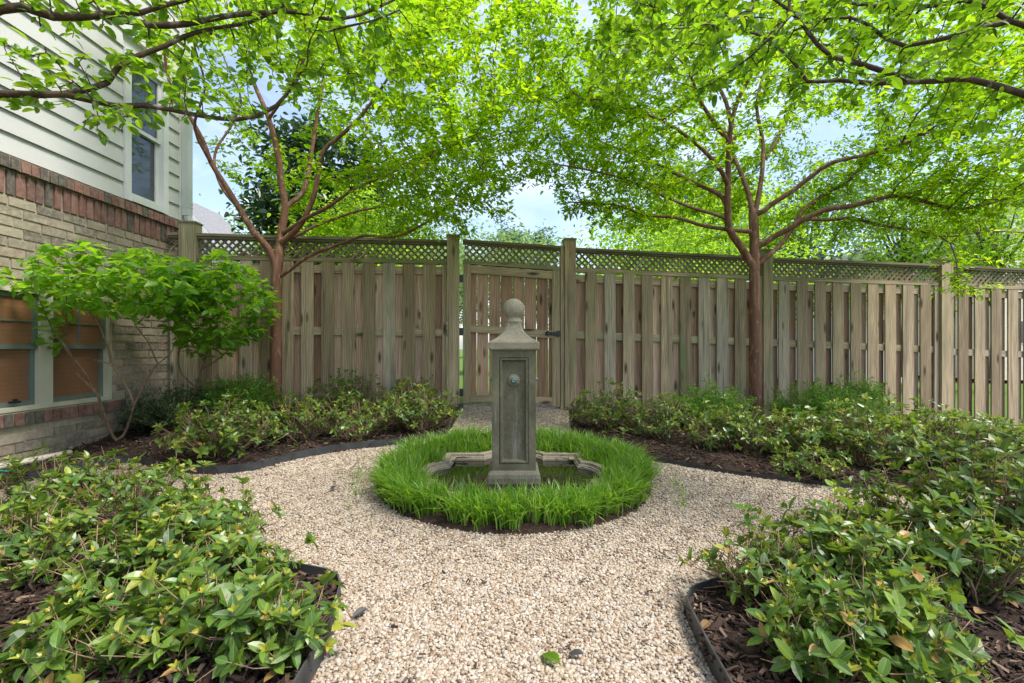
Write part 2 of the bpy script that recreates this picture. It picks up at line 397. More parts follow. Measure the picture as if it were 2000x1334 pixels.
# ------------------------------------------------------------------ ground, gravel, mulch
def G2(x, y): return px2ground(x, y)[:2]
right_edge = [G2(*p) for p in [(1113, 797), (1117, 830), (1128, 862), (1160, 884), (1230, 895), (1300, 905), (1400, 922), (1500, 937), (1600, 948), (1720, 958)]]
ne_edge = right_edge + [np.array([3.2, 2.78]), np.array([8.0, 2.75])]
se_edge = [np.array(p) for p in [(8.0, 2.06), (2.4, 2.06), (1.5, 1.98), (1.0, 1.84), (.72, 1.71), (.63, 1.66), (.595, 1.60), (.58, 1.45), (.57, 1.2), (.57, .4), (.57, -1.2)]]
sw_edge = [np.array(p) for p in [(-.57, -1.2), (-.56, .4), (-.56, 1.25), (-.575, 1.49), (-.61, 1.67), (-.64, 1.73), (-.70, 1.77), (-1.0, 1.87), (-1.4, 2.07), (-1.75, 2.22), (-2.3, 2.3), (-3.1, 2.35)]]
nw_edge = [np.array([-3.1, 3.02])] + [G2(*p) for p in [(250, 905), (310, 918), (390, 927), (480, 922), (540, 907), (600, 893), (680, 880), (750, 872), (830, 862), (872, 845), (884, 825), (905, 797)]]
def smooth2(pts): return path_nodes(np.c_[np.array(pts), np.zeros(len(pts))], .05)[:, :2]
NE, SE, SW, NW = map(smooth2, (ne_edge, se_edge, sw_edge, nw_edge))
gate_r, gate_l = NE[0] + [0.0, .25], NW[-1] + [0, .25]
POLY = np.vstack([[gate_l], [gate_r], NE, SE, SW, NW])

def inside(X, Y, poly=POLY):
    X = np.asarray(X); Y = np.asarray(Y); r = np.zeros(X.shape, bool)
    j = len(poly) - 1
    for i in range(len(poly)):
        xi, yi = poly[i]; xj, yj = poly[j]
        c = ((yi > Y) != (yj > Y)) & (X < (xj - xi) * (Y - yi) / (yj - yi + 1e-12) + xi)
        r ^= c; j = i
    return r

def fence_y(X): return 5.71 + .14 * np.asarray(X)

# mulch / soil sheet of the walled garden
gx = np.arange(-3.8, 8.3, .045); gy = np.arange(-1.3, 7.0, .045)
XX, YY = np.meshgrid(gx, gy); IN = inside(XX, YY)
hump = .035 + .012 * np.sin(XX * 7) * np.cos(YY * 6.3) + .01 * np.sin(XX * 23 + YY * 17)
ZZ = g(XX, YY) + np.where(IN, -.03, hump) - .15 * (np.hypot(XX - .012, YY - 3.11) < .74)
ny, nx = XX.shape
I = np.arange(nx * ny).reshape(ny, nx)
Fq = np.stack([I[:-1, :-1], I[:-1, 1:], I[1:, 1:], I[1:, :-1]], -1).reshape(-1, 4)
cy = YY.ravel()[Fq].mean(1); cx = XX.ravel()[Fq].mean(1)
Fq = Fq[cy < fence_y(cx) + .02]
mb = MB(); mb.add(np.stack([XX, YY, ZZ], -1).reshape(-1, 3), Fq)
tag(mb.build('ground', MAT['soil'], smooth=True), kind='structure')
# gravel sheet
mb = MB(); Zg = g(XX, YY) + .003 * np.sin(XX * 31) * np.sin(YY * 27)
INd = IN & (np.hypot(XX - .012, YY - 3.11) > .60)
_b = INd.copy(); INd[1:] |= _b[:-1]; INd[:-1] |= _b[1:]; INd[:, 1:] |= _b[:, :-1]; INd[:, :-1] |= _b[:, 1:]
Fg = np.stack([I[:-1, :-1], I[:-1, 1:], I[1:, 1:], I[1:, :-1]], -1).reshape(-1, 4)
Fg = Fg[INd.ravel()[Fg].all(1)]
mb.add(np.stack([XX, YY, Zg], -1).reshape(-1, 3), Fg)
tag(mb.build('path', MAT['gravelbed'], smooth=True), kind='structure')
# lawn beyond the fence, out to the horizon
mb = MB()
lx = np.concatenate([-np.geomspace(400, 8, 14), np.linspace(-7, 9, 17), np.geomspace(10, 400, 14)])
ly = np.concatenate([[-400, -100, -30, -10, -3, 0, 2, 4], np.linspace(5, 9, 9), np.geomspace(10, 500, 16)])
LX, LY = np.meshgrid(lx, ly)
LZ = g(LX, LY) - .05 - .12 * ((LX > -5) & (LX < 8.6) & (LY < 5)) - .6 * sm(9, 20, LY)
n2 = len(lx); I2 = np.arange(LX.size).reshape(LX.shape)
mb.add(np.stack([LX, LY, LZ], -1).reshape(-1, 3), np.stack([I2[:-1, :-1], I2[:-1, 1:], I2[1:, 1:], I2[1:, :-1]], -1).reshape(-1, 4))
tag(mb.build('lawn', MAT['lawn'], smooth=True), kind='structure')

# pebbles
def ico(sub):
    import bmesh
    b = bmesh.new(); bmesh.ops.create_icosphere(b, subdivisions=sub, radius=1)
    V = np.array([v.co[:] for v in b.verts]); b.verts.index_update()
    Fx = np.array([[v.index for v in f.verts] for f in b.faces]); b.free()
    return V, Fx
def pebbles(mb, n, y0, y1, sub, rmin, rmax, cover):
    V0, F0 = ico(sub)
    Y = R.uniform(y0, y1, n * 3); X = R.uniform(-1, 1, n * 3) * np.minimum(1.13 * Y + 1.3, 8)
    k = inside(X, Y) & (np.hypot(X - .01, (Y - 3.11)) > .70); X = X[k][:n]; Y = Y[k][:n]; m = len(X)
    # thin out with the distance from the fountain court to the unseen ends of the side paths
    s = R.uniform(rmin, rmax, m) * R.uniform(.75, 1.15, m)
    sx = np.stack([s, s * R.uniform(.62, .95, m), s * R.uniform(.45, .72, m)], -1)
    an = R.uniform(0, 6.28, m); tl = R.normal(0, .35, m)
    v = V0[None] * sx[:, None] * (1 + R.normal(0, .10, (m, len(V0), 1)))
    c, q = np.cos(tl)[:, None], np.sin(tl)[:, None]
    v = np.stack([v[..., 0] * c - v[..., 2] * q, v[..., 1], v[..., 0] * q + v[..., 2] * c], -1)
    c, q = np.cos(an)[:, None], np.sin(an)[:, None]
    v = np.stack([v[..., 0] * c - v[..., 1] * q, v[..., 0] * q + v[..., 1] * c, v[..., 2]], -1)
    z = g(X, Y) + s * R.uniform(.15, .62, m)
    v += np.stack([X, Y, z], -1)[:, None]
    a = R.random((m, 3))
    mb.add(v.reshape(-1, 3), (F0[None] + (np.arange(m) * len(V0))[:, None, None]).reshape(-1, 3), np.repeat(a, len(V0), 0))
mb = MB()
pebbles(mb, 48000, .95, 1.95, 2, .0038, .0084, 1)
pebbles(mb, 76000, 1.9, 3.2, 1, .004, .0086, 1)
pebbles(mb, 46000, 3.15, 6.1, 1, .0046, .0092, 1)
tag(mb.build('gravel', MAT['pebble'], smooth=True), kind='stuff', label='pale beige and tan pea gravel covering the round court and paths', cat='gravel')

# mulch chips
def chips(mb, n, y0, y1, smin, smax, on_path=False):
    Y = R.uniform(y0, y1, n * 4); X = R.uniform(-1, 1, n * 4) * np.minimum(1.13 * Y + 1.3, 8)
    k = (inside(X, Y) == on_path) & (Y < fence_y(X) - .05) & (X > -3.75); X = X[k][:n]; Y = Y[k][:n]; m = len(X)
    L = R.uniform(smin, smax, m); W = L * R.uniform(.14, .4, m); H = L * R.uniform(.06, .14, m)
    V0 = np.array([[-1, -.7, -1], [1, -1, -1], [.8, 1, -1], [-1, .9, -1], [-.9, -.8, 1], [.9, -.8, 1], [.8, .8, 1], [-1, .8, 1]]) * .5
    v = V0[None] * np.stack([L, W, H], -1)[:, None] * (1 + R.normal(0, .15, (m, 8, 1)))
    an = R.uniform(0, 6.28, m); tl = R.normal(0, .3, m)
    c, q = np.cos(tl)[:, None], np.sin(tl)[:, None]
    v = np.stack([v[..., 0] * c - v[..., 2] * q, v[..., 1], v[..., 0] * q + v[..., 2] * c], -1)
    c, q = np.cos(an)[:, None], np.sin(an)[:, None]
    v = np.stack([v[..., 0] * c - v[..., 1] * q, v[..., 0] * q + v[..., 1] * c, v[..., 2]], -1)
    v += np.stack([X, Y, g(X, Y) + (.012 if on_path else .04) + R.uniform(0, .02, m) * (.5 if on_path else 1)], -1)[:, None]
    mb.add(v.reshape(-1, 3), (BOXF[None] + (np.arange(m) * 8)[:, None, None]).reshape(-1, 4), np.repeat(R.random((m, 3)), 8, 0))
mb = MB()
chips(mb, 30000, .9, 2.4, .012, .048); chips(mb, 26000, 2.3, 5.5, .014, .045); chips(mb, 900, 1.2, 5.9, .006, .024, True)
tag(mb.build('mulch', MAT['chip']), kind='stuff', label='dark brown shredded bark mulch covering the planting beds', cat='mulch')

# steel edging: one strip per bed
def edging(pts, label, mat, z0=-.03, z1=.075):
    q = np.array(pts); d = nrm(np.gradient(q, axis=0)); n = np.c_[-d[:, 1], d[:, 0]] * .003
    zg = g(q[:, 0], q[:, 1])
    def r(s, z): return np.c_[q + s * n, zg + z]
    V = np.concatenate([r(-1, z0), r(-1, z1), r(1, z1), r(1, z0)]); k = len(q); i = np.arange(k - 1)
    f = np.concatenate([np.stack([i + a * k, i + 1 + a * k, i + 1 + b * k, i + b * k], -1) for a, b in ((0, 1), (1, 2), (2, 3))])
    a = np.zeros((4 * k, 3)); a[k:3 * k, 2] = 1
    mb = MB(); mb.add(V, f, a)
    og = (q[0, 0], q[0, 1], float(zg[0]))
    tag(mb.build('garden_edging', mat, origin=og), label, 'edging', 'steel edging strips round the beds')
edging(NW, 'black steel edging strip curving round the bed under the left tree', MAT['steel'], z1=.058)
edging(NE, 'low dark edging strip along the bed under the right tree', MAT['steel'], z1=.03)
edging(SW, 'rusty steel edging with a corner beside the near left shrubs', MAT['ruststeel'], z1=.085)
edging(SE, 'dark steel edging with a rounded corner beside the near right shrubs', MAT['steel'], z1=.075)

# ------------------------------------------------------------------ fence
FT = np.array([1, .14, 0.]); FT /= np.linalg.norm(FT)
FN = np.array([FT[1], -FT[0], 0.])      # towards the garden
FO = np.array([0, 5.71, 0.])
def s_of(x): return 161 - .025 * (x - 1000) * 1.0
def uz(x, y):
    """photo point on the fence plane -> (distance along the fence, height)"""
    s = s_of(x); X = (x - 1000) / s
    return X / FT[0], 1 + (HZ - y) / s
def FW(V): V = np.asarray(V, float); return FO + V[:, 0:1] * FT + V[:, 1:2] * FN + V[:, 2:3] * np.array([0, 0, 1.])

def board(mb, u0, u1, v0, v1, zb, zt, a=None, along='z', jit=.0):
    """a board between u0..u1 (v = towards the garden); zb, zt = (at u0, at u1)"""
    zb = np.broadcast_to(zb, 2); zt = np.broadcast_to(zt, 2)
    V = np.array([[u0, v0, zb[0]], [u1, v0, zb[1]], [u1, v1, zb[1]], [u0, v1, zb[0]], [u0, v0, zt[0]], [u1, v0, zt[1]], [u1, v1, zt[1]], [u0, v1, zt[0]]], float)
    if jit: V[:, 0] += np.repeat(R.normal(0, jit, 2), 4); V[:, 1] += R.normal(0, jit * .7)
    if a is None: a = (R.random(), R.random(), R.random())
    o = R.uniform(0, 40)
    if along == 'z': U = np.c_[V[:, 0] - u0 + V[:, 1] + o, np.full(8, R.uniform(0, 60)), V[:, 2] + o]
    else: U = np.c_[V[:, 2] - zb[0] + V[:, 1] + o, np.full(8, R.uniform(0, 60)), V[:, 0] + o]
    mb.add(FW(V), BOXF, a, U)

def clip_u(poly, u0, u1):
    for lim, sg in ((u0, 1), (u1, -1)):
        out = []
        for i in range(len(poly)):
            p, q = poly[i - 1], poly[i]
            ip, iq = sg * (p[0] - lim) >= 0, sg * (q[0] - lim) >= 0
            if ip != iq:
                t = (lim - p[0]) / (q[0] - p[0]); out.append((lim, p[1] + t * (q[1] - p[1])))
            if iq: out.append(q)
        poly = out
        if len(poly) < 3: return []
    return poly

def lattice(mb, u0, u1, zb, zt, v=0.0):
    """diagonal lattice: two layers of strips; zb, zt = height at u0,u1"""
    zb0, zb1 = zb; zt0, zt1 = zt; h = (zt0 - zb0)
    hw = .0155; pitch = .080
    for layer, sg in ((0, 1), (1, -1)):
        c = u0 - h - .1
        while c < u1 + h + .1:
            w = hw * R.uniform(.92, 1.08)
            poly = [(c - w, 0), (c + w, 0), (c + sg * h + w, h), (c + sg * h - w, h)]
            poly = clip_u(poly, u0, u1)
            c += pitch
            if len(poly) < 3: continue
            vv = v + (.007 if layer == 0 else -.007)
            k = len(poly); pu = np.array(poly); tt = (pu[:, 0] - u0) / (u1 - u0)
            z = zb0 + (zb1 - zb0) * tt + pu[:, 1] * ((zt0 - zb0) + ((zt1 - zb1) - (zt0 - zb0)) * tt) / h
            V = np.concatenate([np.c_[pu[:, 0], np.full(k, vv - .0062), z], np.c_[pu[:, 0], np.full(k, vv + .0062), z]])
            fs = [np.array([list(range(k - 1, -1, -1))]), np.array([[k + i for i in range(k)]]), np.array([[i, (i + 1) % k, k + (i + 1) % k, k + i] for i in range(k)])]
            o = R.uniform(0, 40)
            U = np.c_[(V[:, 2] - sg * V[:, 0]) * .7 + o, np.full(2 * k, R.uniform(0, 60)), (V[:, 2] + sg * V[:, 0]) * .7 + o]
            mb.add(FW(V), fs, (R.random(), R.random() ** 2, R.random()), U)

def fence_post(root, org, x0, x1, ytop, ybot, side=1, vd=.07, g_amt=.6, part=True):
    u0, zt = uz(x0, ytop); u1, _ = uz(x1, ytop); _, zb = uz(x0, ybot)
    mb = MB()
    board(mb, u0, u1, -vd, vd, zb - .05, zt, (R.random() * .6 + .2, g_amt, 0))
    board(mb, u0 - .008, u1 + .008, -vd - .008, vd + .008, zt, zt + .018, (R.random() * .4, g_amt, 0))
    mb.build('post', MAT['wood'], root, org)

def panel(root, org, x0, x1, top0, top1, lat0, lat1, rail0, rail1, bot0, bot1, starts, width_px, gfun):
    """one bay of board-on-board fence with a lattice top; *0/*1 = photo rows at x0/x1"""
    u0, _ = uz(x0, 0); u1, _ = uz(x1, 0)
    Z = lambda y0, y1: (uz(x0, y0)[1], uz(x1, y1)[1])
    ip = lambda zz, u: zz[0] + (zz[1] - zz[0]) * (u - u0) / (u1 - u0)
    zt, zl, zr, zb = Z(top0, top1), Z(lat0, lat1), Z(rail0, rail1), Z(bot0, bot1)
    zt, zl, zr, zb = map(np.array, (zt, zl, zr, zb))
    mb = MB()   # cap rail
    board(mb, u0, u1, -.045, .055, zt - .03, zt, (R.random(), .5, 0), 'u')
    board(mb, u0, u1, -.028, .034, zt - .055, zt - .031, (R.random(), .7, 0), 'u')
    mb.build('cap_rail', MAT['lattice'], root, org)
    mb = MB(); lattice(mb, u0, u1, zl + .03, zt - .05); mb.build('lattice', MAT['lattice'], root, org)
    mb = MB()   # ledge under the lattice
    board(mb, u0, u1, -.035, .042, zl - .012, zl + .034, (R.random() * .6, .8, 0), 'u')
    mb.build('lattice_rail', MAT['wood'], root, org)
    for k, (z0, hgt, gg) in enumerate(((zl - .135, .09, .25), (zr - .045, .09, 1.0), (zb + .10, .09, .8))):
        mb = MB(); board(mb, u0, u1, -.019, .019, z0, z0 + hgt, (R.random(), gg * gfun((x0 + x1) / 2), 0), 'u')
        mb.build('rail', MAT['wood'], root, org)
    fr = MB(); bk = MB()
    last = u0
    ends = []
    for x in starts:
        a, _ = uz(x, 0); b, _ = uz(x + width_px, 0)
        a = max(a, u0 + .002); b = min(b, u1 - .002)
        board(fr, a, b, .0195, .038, ip(zb, a) + R.uniform(-.02, .02), ip(zl, a) - .014, (R.random(), np.clip(gfun(x) * R.choice([.12, .3, .5, .8, 1.5], p=[.3, .3, .2, .12, .08]), 0, 1.3), R.random()), jit=.0025)
        ends.append((a, b))
    gaps = [(u0, ends[0][0])] + [(ends[i][1], ends[i + 1][0]) for i in range(len(ends) - 1)] + [(ends[-1][1], u1)]
    for a, b in gaps:
        if b - a < .015: continue
        c = (a + b) / 2; w = .079
        lo, hi = max(u0, c - w + R.normal(0, .004)), min(u1, c + w + R.normal(0, .004))
        board(bk, lo, hi, -.038, -.0195, ip(zb, c), ip(zl, c) - .10, (R.random(), R.random() * .6, R.random()), jit=.002)
    fr.build('front_boards', MAT['wood'], root, org); bk.build('back_boards', MAT['woodback'], root, org)

gl = lambda x: .55 if x < 1000 else (.75 if x < 1500 else (.75 - .0017 * (x - 1500)) if x < 1930 else .1)
# left run
org = FW(np.array([[uz(360, 0)[0], 0, .3]]))[0]
fl = thing('wooden_fence', org, 'weathered board fence with lattice top between brick house and gate', 'fence', 'fence runs at the back of the garden')
panel(fl, org, 331, 356, 456, 456, 498, 499, 640, 640, 800, 800, [336], 16, gl)
fence_post(fl, org, 355, 388, 437, 810)
st = [x / 3.3333 + 320 for x in (236, 368, 500, 634, 770, 900, 1032, 1165, 1297, 1428, 1557, 1687, 1812)]
panel(fl, org, 388, 873, 457, 470.5, 505, 515, 643, 650, 800, 795, st, 23.8, gl)
fence_post(fl, org, 873, 897, 463, 806, g_amt=.5)
# right run
org = FW(np.array([[uz(1112, 0)[0], 0, .27]]))[0]
fr_ = thing('wooden_fence', org, 'long weathered board fence with lattice top on the right of the gate', 'fence', 'fence runs at the back of the garden')
fence_post(fr_, org, 1101, 1122, 470, 800, g_amt=.45)
st = [x / 3.3333 + 860 for x in (938, 1062, 1182, 1305, 1428, 1550, 1670, 1788, 1905)] + [1467]
panel(fr_, org, 1122, 1484, 485.5, 503, 530, 546, 654, 669, 800, 818, st, 21.4, gl)
fence_post(fr_, org, 1484, 1502, 491, 826, g_amt=.9)
st = [x / 3.605 + 1450 for x in (241, 367, 493, 618, 741, 862, 983, 1105, 1226)] + [1818]
panel(fr_, org, 1502, 1826, 505, 517.5, 547, 557, 669, 683, 820, 832, st, 20.4, gl)
fence_post(fr_, org, 1827, 1849, 508, 838, g_amt=.25)
st = [x / 3.605 + 1450 for x in (1493, 1607, 1722, 1838, 1950)] + [2022 + 31 * i for i in range(12)]
panel(fr_, org, 1849, 2380, 519, 545, 560, 579, 687, 706, 838, 860, st, 19.0, gl)
fence_post(fr_, org, 2380, 2400, 535, 865, g_amt=.3)

# gate
org = FW(np.array([[uz(905, 0)[0], 0, .30]]))[0]
gt = thing('garden_gate', org, 'closed wooden gate with lattice top and black latch at the path end', 'gate')
u0, _ = uz(904, 0); u1, _ = uz(1092, 0)
def Zg2(y0, y1): return np.array([uz(904, y0)[1], uz(1092, y1)[1]])
def zat(zz, u): return zz[0] + (zz[1] - zz[0]) * (u - u0) / (u1 - u0)
zt, zl, zb = Zg2(469, 482), Zg2(514, 528), Zg2(785, 791)
mb = MB(); board(mb, u0, u1, -.045, .05, zt - .03, zt, (.4, .9, 0), 'u'); board(mb, u0, u1, -.026, .03, zt - .052, zt - .031, (.2, .8, 0), 'u'); mb.build('cap_rail', MAT['lattice'], gt, org)
mb = MB(); lattice(mb, u0 + .02, u1 - .01, zl + .03, zt - .05); mb.build('lattice', MAT['lattice'], gt, org)
mb = MB(); board(mb, u0, u1, -.03, .04, zl - .01, zl + .034, (.4, 1., 0), 'u'); mb.build('lattice_rail', MAT['wood'], gt, org)
w = .093
for a, b, gg in ((u0, u0 + w, .35), (u1 - w, u1, .5)):
    mb = MB(); board(mb, a, b, -.0, .036, zat(zb, a) - .01, zat(zl, a) - .012, (.45, gg, 0)); mb.build('stile', MAT['wood'], gt, org)
for z0, z1, gg in ((Zg2(533, 547), Zg2(518, 532), .2), (Zg2(648, 662), Zg2(633, 647), .6), (Zg2(783, 789), Zg2(771, 776), .6)):
    mb = MB(); ua, ub = u0 + w + .002, u1 - w - .002
    board(mb, ua, ub, -.0, .034, np.array([zat(z0, ua), zat(z0, ub)]), np.array([zat(z1, ua), zat(z1, ub)]), (.5, gg, 0), 'u'); mb.build('rail', MAT['wood'], gt, org)
mb = MB(); xs = [905, 931.5, 954.5, 977.5, 1001, 1024.5, 1048, 1071, 1092]
for i in range(8):
    a, _ = uz(xs[i] + .8, 0); b, _ = uz(xs[i + 1] - .8, 0)
    board(mb, a + .001, b, -.021, -.002, zat(zb, a) + .01, zat(zl, a) - .02, (R.random() * .42, .3 * R.random(), 0), jit=.002)
mb.build('boards', MAT['woodback'], gt, org)
for yy in (545, 648, 766):      # hinges on the post side
    mb = MB(); _, z = uz(900, yy); board(mb, u0 - .05, u0 + .004, .0365, .046, z - .045, z + .045, (0, 0, 0)); mb.build('hinge', MAT['black'], gt, org)
mb = MB(); uu, z = uz(1078, 652)
board(mb, uu - .09, uu + .03, .037, .05, z - .022, z + .022); board(mb, uu - .02, uu + .08, .05, .066, z - .012, z + .016)
board(mb, uu + .05, uu + .085, .037, .075, z - .035, z + .035); board(mb, uu - .075, uu - .055, .05, .085, z - .012, z + .035)
mb.build('latch', MAT['black'], gt, org)
mb = MB(); a, zt_ = uz(1093.5, 481); b, _ = uz(1100.5, 0); _, z_ = uz(1093, 800)
board(mb, a, b, -.04, .045, z_ - .03, zt_, (.7, .4, 0)); mb.build('stop_post', MAT['wood'], fr_, FW(np.array([[uz(1112, 0)[0], 0, .27]]))[0])

# ------------------------------------------------------------------ house
HX = -3.8; HY1 = 5.46; HY0 = -2.6
hs = thing('brick_house', (HX - 3, 1.5, 0), 'house with buff brick base, red brick band and pale lap siding', 'house')
HO = (HX - 3, 1.5, 0)
zb_band, zt_sold, zt_row = 2.16, 2.356, 2.456
# wall core (mortar face) with openings for the windows
WY0, WY1, WZ0, WZ1 = 3.20, 4.47, .515, 1.47     # basement window
UY0, UY1, UZ0, UZ1 = 4.60, 5.18, 2.46, 3.95     # upper window
def wall_core(name, mat, z0, z1, hole, x):
    mb = MB()
    hy0, hy1, hz0, hz1 = hole
    box(mb, x - .25, x, HY0, hy0, z0, z1); box(mb, x - .25, x, hy1, HY1 - .003, z0, z1)
    if hz0 > z0: box(mb, x - .25, x, hy0, hy1, z0, hz0)
    if hz1 < z1: box(mb, x - .25, x, hy0, hy1, hz1, z1)
    return mb.build(name, mat, hs, HO)
wall_core('wall_mortar', MAT['mortar'], -.3, zt_sold, (WY0, WY1, WZ0, WZ1), HX - .004)
# bricks: real blocks standing 4-6 mm proud of the mortar
def brick(mb, y0, y1, z0, z1, a, proud=.006):
    p = proud + R.uniform(-.0015, .002); j = R.normal(0, .0016, (8, 3))
    V = np.array([[HX - .05, y0, z0], [HX - .05, y1, z0], [HX - .05, y1, z1], [HX - .05, y0, z1], [HX + p, y0 + .002, z0 + .002], [HX + p, y1 - .002, z0 + .002], [HX + p, y1 - .002, z1 - .002], [HX + p, y0 + .002, z1 - .002]], float) + j
    mb.add(V, BOXF, a)
mb = MB(); crs = .0785; jt = .010; z = zb_band - jt; row = 0
while z > -.15:
    z0 = z - (crs - jt)
    y = HY1 - .004 - (.11 if row % 2 else 0.0)
    if row % 2: brick(mb, y + .006, HY1 - .004, z0, z, (R.random(), .2, 0))
    y -= 0
    while y > 1.2:
        L = .2 + R.normal(0, .006); ya, yb = y - L, y
        al = float(np.clip((1.0 - z) * 1.1, 0, 1))
        segs = [(ya, yb)]
        if z0 < WZ1 + .005 and z > .40:
            segs = []
            if yb > WY1 + .01: segs.append((max(ya, WY1 + .012), yb))
            if ya < WY0 - .01: segs.append((ya, min(yb, WY0 - .012)))
        for sa, sb in segs:
            if sb - sa > .03: brick(mb, sa, sb, z0, z, (R.random(), al, 0))
        y = ya - jt
    z -= crs; row += 1
mb.build('brick_wall', MAT['brick'], hs, HO)
mb = MB(); y = HY1 - .004
while y > 1.2:       # soldier course and rowlock
    brick(mb, y - .064 + R.normal(0, .002), y, zb_band, zt_sold - .010, (R.random(), .0, 0), .011); y -= .0745
y = HY1 + .01
while y > 1.2:
    w = .062 + R.normal(0, .002)
    V = np.array([[HX - .05, y - w, zt_sold + .0], [HX - .05, y, zt_sold], [HX - .05, y, zt_row], [HX - .05, y - w, zt_row], [HX + .036, y - w, zt_sold - .002], [HX + .036, y, zt_sold - .002], [HX + .030, y, zt_row - .012], [HX + .030, y - w, zt_row - .012]]) + R.normal(0, .0015, (8, 3))
    mb.add(V, BOXF, (R.random(), 0, 0)); y -= .0745
mb.build('brick_band', MAT['redbrick'], hs, HO)
mb = MB(); box(mb, HX - .1, HX + .022, HY0, HY1 + .003, zt_sold - .001, zt_row - .008); mb.build('band_mortar', MAT['mortar'], hs, HO)
mb = MB(); y = WY1 + .14
while y > 2.6:       # rowlock sill of the basement window
    w = .062 + R.normal(0, .002)
    V = np.array([[HX - .05, y - w, .408], [HX - .05, y, .408], [HX - .05, y, .512], [HX - .05, y - w, .512], [HX + .030, y - w, .408], [HX + .030, y, .408], [HX + .026, y, .500], [HX + .026, y - w, .500]]) + R.normal(0, .0015, (8, 3))
    mb.add(V, BOXF, (R.random() * .9, .5, 0)); y -= .0745
mb.build('brick_sill', MAT['redbrick'], hs, HO)
mb = MB(); box(mb, HX - .1, HX + .016, 2.6, WY1 + .138, .412, .506); mb.build('sill_mortar', MAT['mortar'], hs, HO)
# siding: lapped boards
wall_core('siding_sheathing', MAT['siding'], zt_row - .001, 6.6, (UY0 + .03, UY1 - .03, UZ0 + .03, UZ1 - .03), HX - .03)
mb = MB(); z = zt_row + .004; ex = .165
while z < 6.5:
    segs = [(HY0, HY1 - .09)]
    if z < UZ1 + .02: segs = [(HY0, UY0 - .004), (UY1 + .004, HY1 - .09)]
    for a_, b_ in segs:
        V = np.array([[HX - .03, a_, z], [HX - .03, b_, z], [HX - .03, b_, z + ex + .02], [HX - .03, a_, z + ex + .02], [HX + .014, a_, z], [HX + .014, b_, z], [HX - .008, b_, z + ex + .02], [HX - .008, a_, z + ex + .02]])
        mb.add(V, BOXF)
    z += ex
mb.build('siding', MAT['siding'], hs, HO)
mb = MB(); box(mb, HX - .12, HX + .022, HY1 - .092, HY1 + .012, zt_row + .002, 6.55); mb.build('corner_board', MAT['trim'], hs, HO)
# remaining shell and roof (out of frame, gives the house its body)
mb = MB(); box(mb, HX - 6, HX - .26, HY1 - .25, HY1 - .004, -.3, 6.6); box(mb, HX - 6, HX - .26, HY0, HY0 + .25, -.3, 6.6); box(mb, HX - 6.2, HX - 6, HY0, HY1, -.3, 6.6)
mb.build('rear_wall', MAT['siding'], hs, HO)
mb = MB()
V = np.array([[HX + .35, HY0 - .3, 6.5], [HX + .35, HY1 + .3, 6.5], [HX - 3, HY1 + .3, 8.6], [HX - 3, HY0 - .3, 8.6], [HX - 6.4, HY1 + .3, 6.5], [HX - 6.4, HY0 - .3, 6.5]])
V = np.vstack([V, V - [0, 0, .18]])
mb.add(V, np.array([[0, 1, 2, 3], [3, 2, 4, 5], [6, 9, 8, 7], [9, 11, 10, 8], [0, 6, 7, 1], [4, 10, 11, 5], [1, 7, 8, 2], [2, 8, 10, 4], [0, 3, 9, 6], [3, 5, 11, 9]]))
mb.build('roof', MAT['roof'], hs, HO)
# windows
def double_hung(root, y0, y1, z0, z1, xo, pane_mat, grid, frame_mat, sash_mat):
    zm = (z0 + z1) / 2 + .02
    for lo, hi, dx in ((z0, zm + .018, -.045), (zm - .018, z1, -.02)):
        w = .038; x0, x1 = xo + dx - .022, xo + dx
        mb = MB()
        box(mb, x0, x1, y0, y0 + w, lo, hi); box(mb, x0, x1, y1 - w, y1, lo, hi)
        box(mb, x0, x1, y0 + w, y1 - w, lo, lo + w); box(mb, x0, x1, y0 + w, y1 - w, hi - w, hi)
        if grid and lo > z0:
            ym = (y0 + y1) / 2; zc = (lo + hi) / 2
            box(mb, x0 + .006, x1 - .003, ym - .006, ym + .006, lo + w, hi - w)
            box(mb, x0 + .006, x1 - .003, y0 + w, ym - .006, zc - .006, zc + .006); box(mb, x0 + .006, x1 - .003, ym + .006, y1 - w, zc - .006, zc + .006)
        mb.build('sash', sash_mat, root, HO)
        mb = MB(); box(mb, x0 + .001, x0 + .008, y0 + w, y1 - w, lo + w, hi - w); mb.build('pane', pane_mat, root, HO)
def window_frame(y0, y1, z0, z1, xo, fw, mull=None, depth=.09, mat='winframe', nm='window'):
    mb = MB(); x0, x1 = xo - depth, xo
    box(mb, x0, x1, y0, y0 + fw, z0, z1); box(mb, x0, x1, y1 - fw, y1, z0, z1)
    box(mb, x0, x1 - .004, y0 + fw, y1 - fw, z1 - fw, z1); box(mb, x0, x1 + .014, y0 + fw, y1 - fw, z0, z0 + fw * .9)
    if mull: box(mb, x0, x1 - .001, mull[0], mull[1], z0 + fw * .9, z1 - fw)
    return mb.build(nm, MAT[mat], hs, HO)
wf = window_frame(WY0, WY1, WZ0, WZ1, HX + .002, .035, (3.80, 3.90))
double_hung(wf, WY0 + .035, 3.80, WZ0 + .032, WZ1 - .035, HX - .005, MAT['blind'], True, None, MAT['sash'])
double_hung(wf, 3.90, WY1 - .035, WZ0 + .032, WZ1 - .035, HX - .005, MAT['blind'], True, None, MAT['sash'])
uf = window_frame(UY0, UY1, UZ0, UZ1, HX + .026, .075, None, .12, 'trim')
double_hung(uf, UY0 + .075, UY1 - .075, UZ0 + .068, UZ1 - .075, HX + .012, MAT['glass'], False, None, MAT['alu'])
# sash latch on the basement window
mb = MB(); box(mb, HX - .03, HX - .012, 3.58, 3.66, WZ0 + .062, WZ0 + .078); box(mb, HX - .03, HX - .008, 3.61, 3.63, WZ0 + .07, WZ0 + .095); mb.build('sash_latch', MAT['black'], wf, HO)
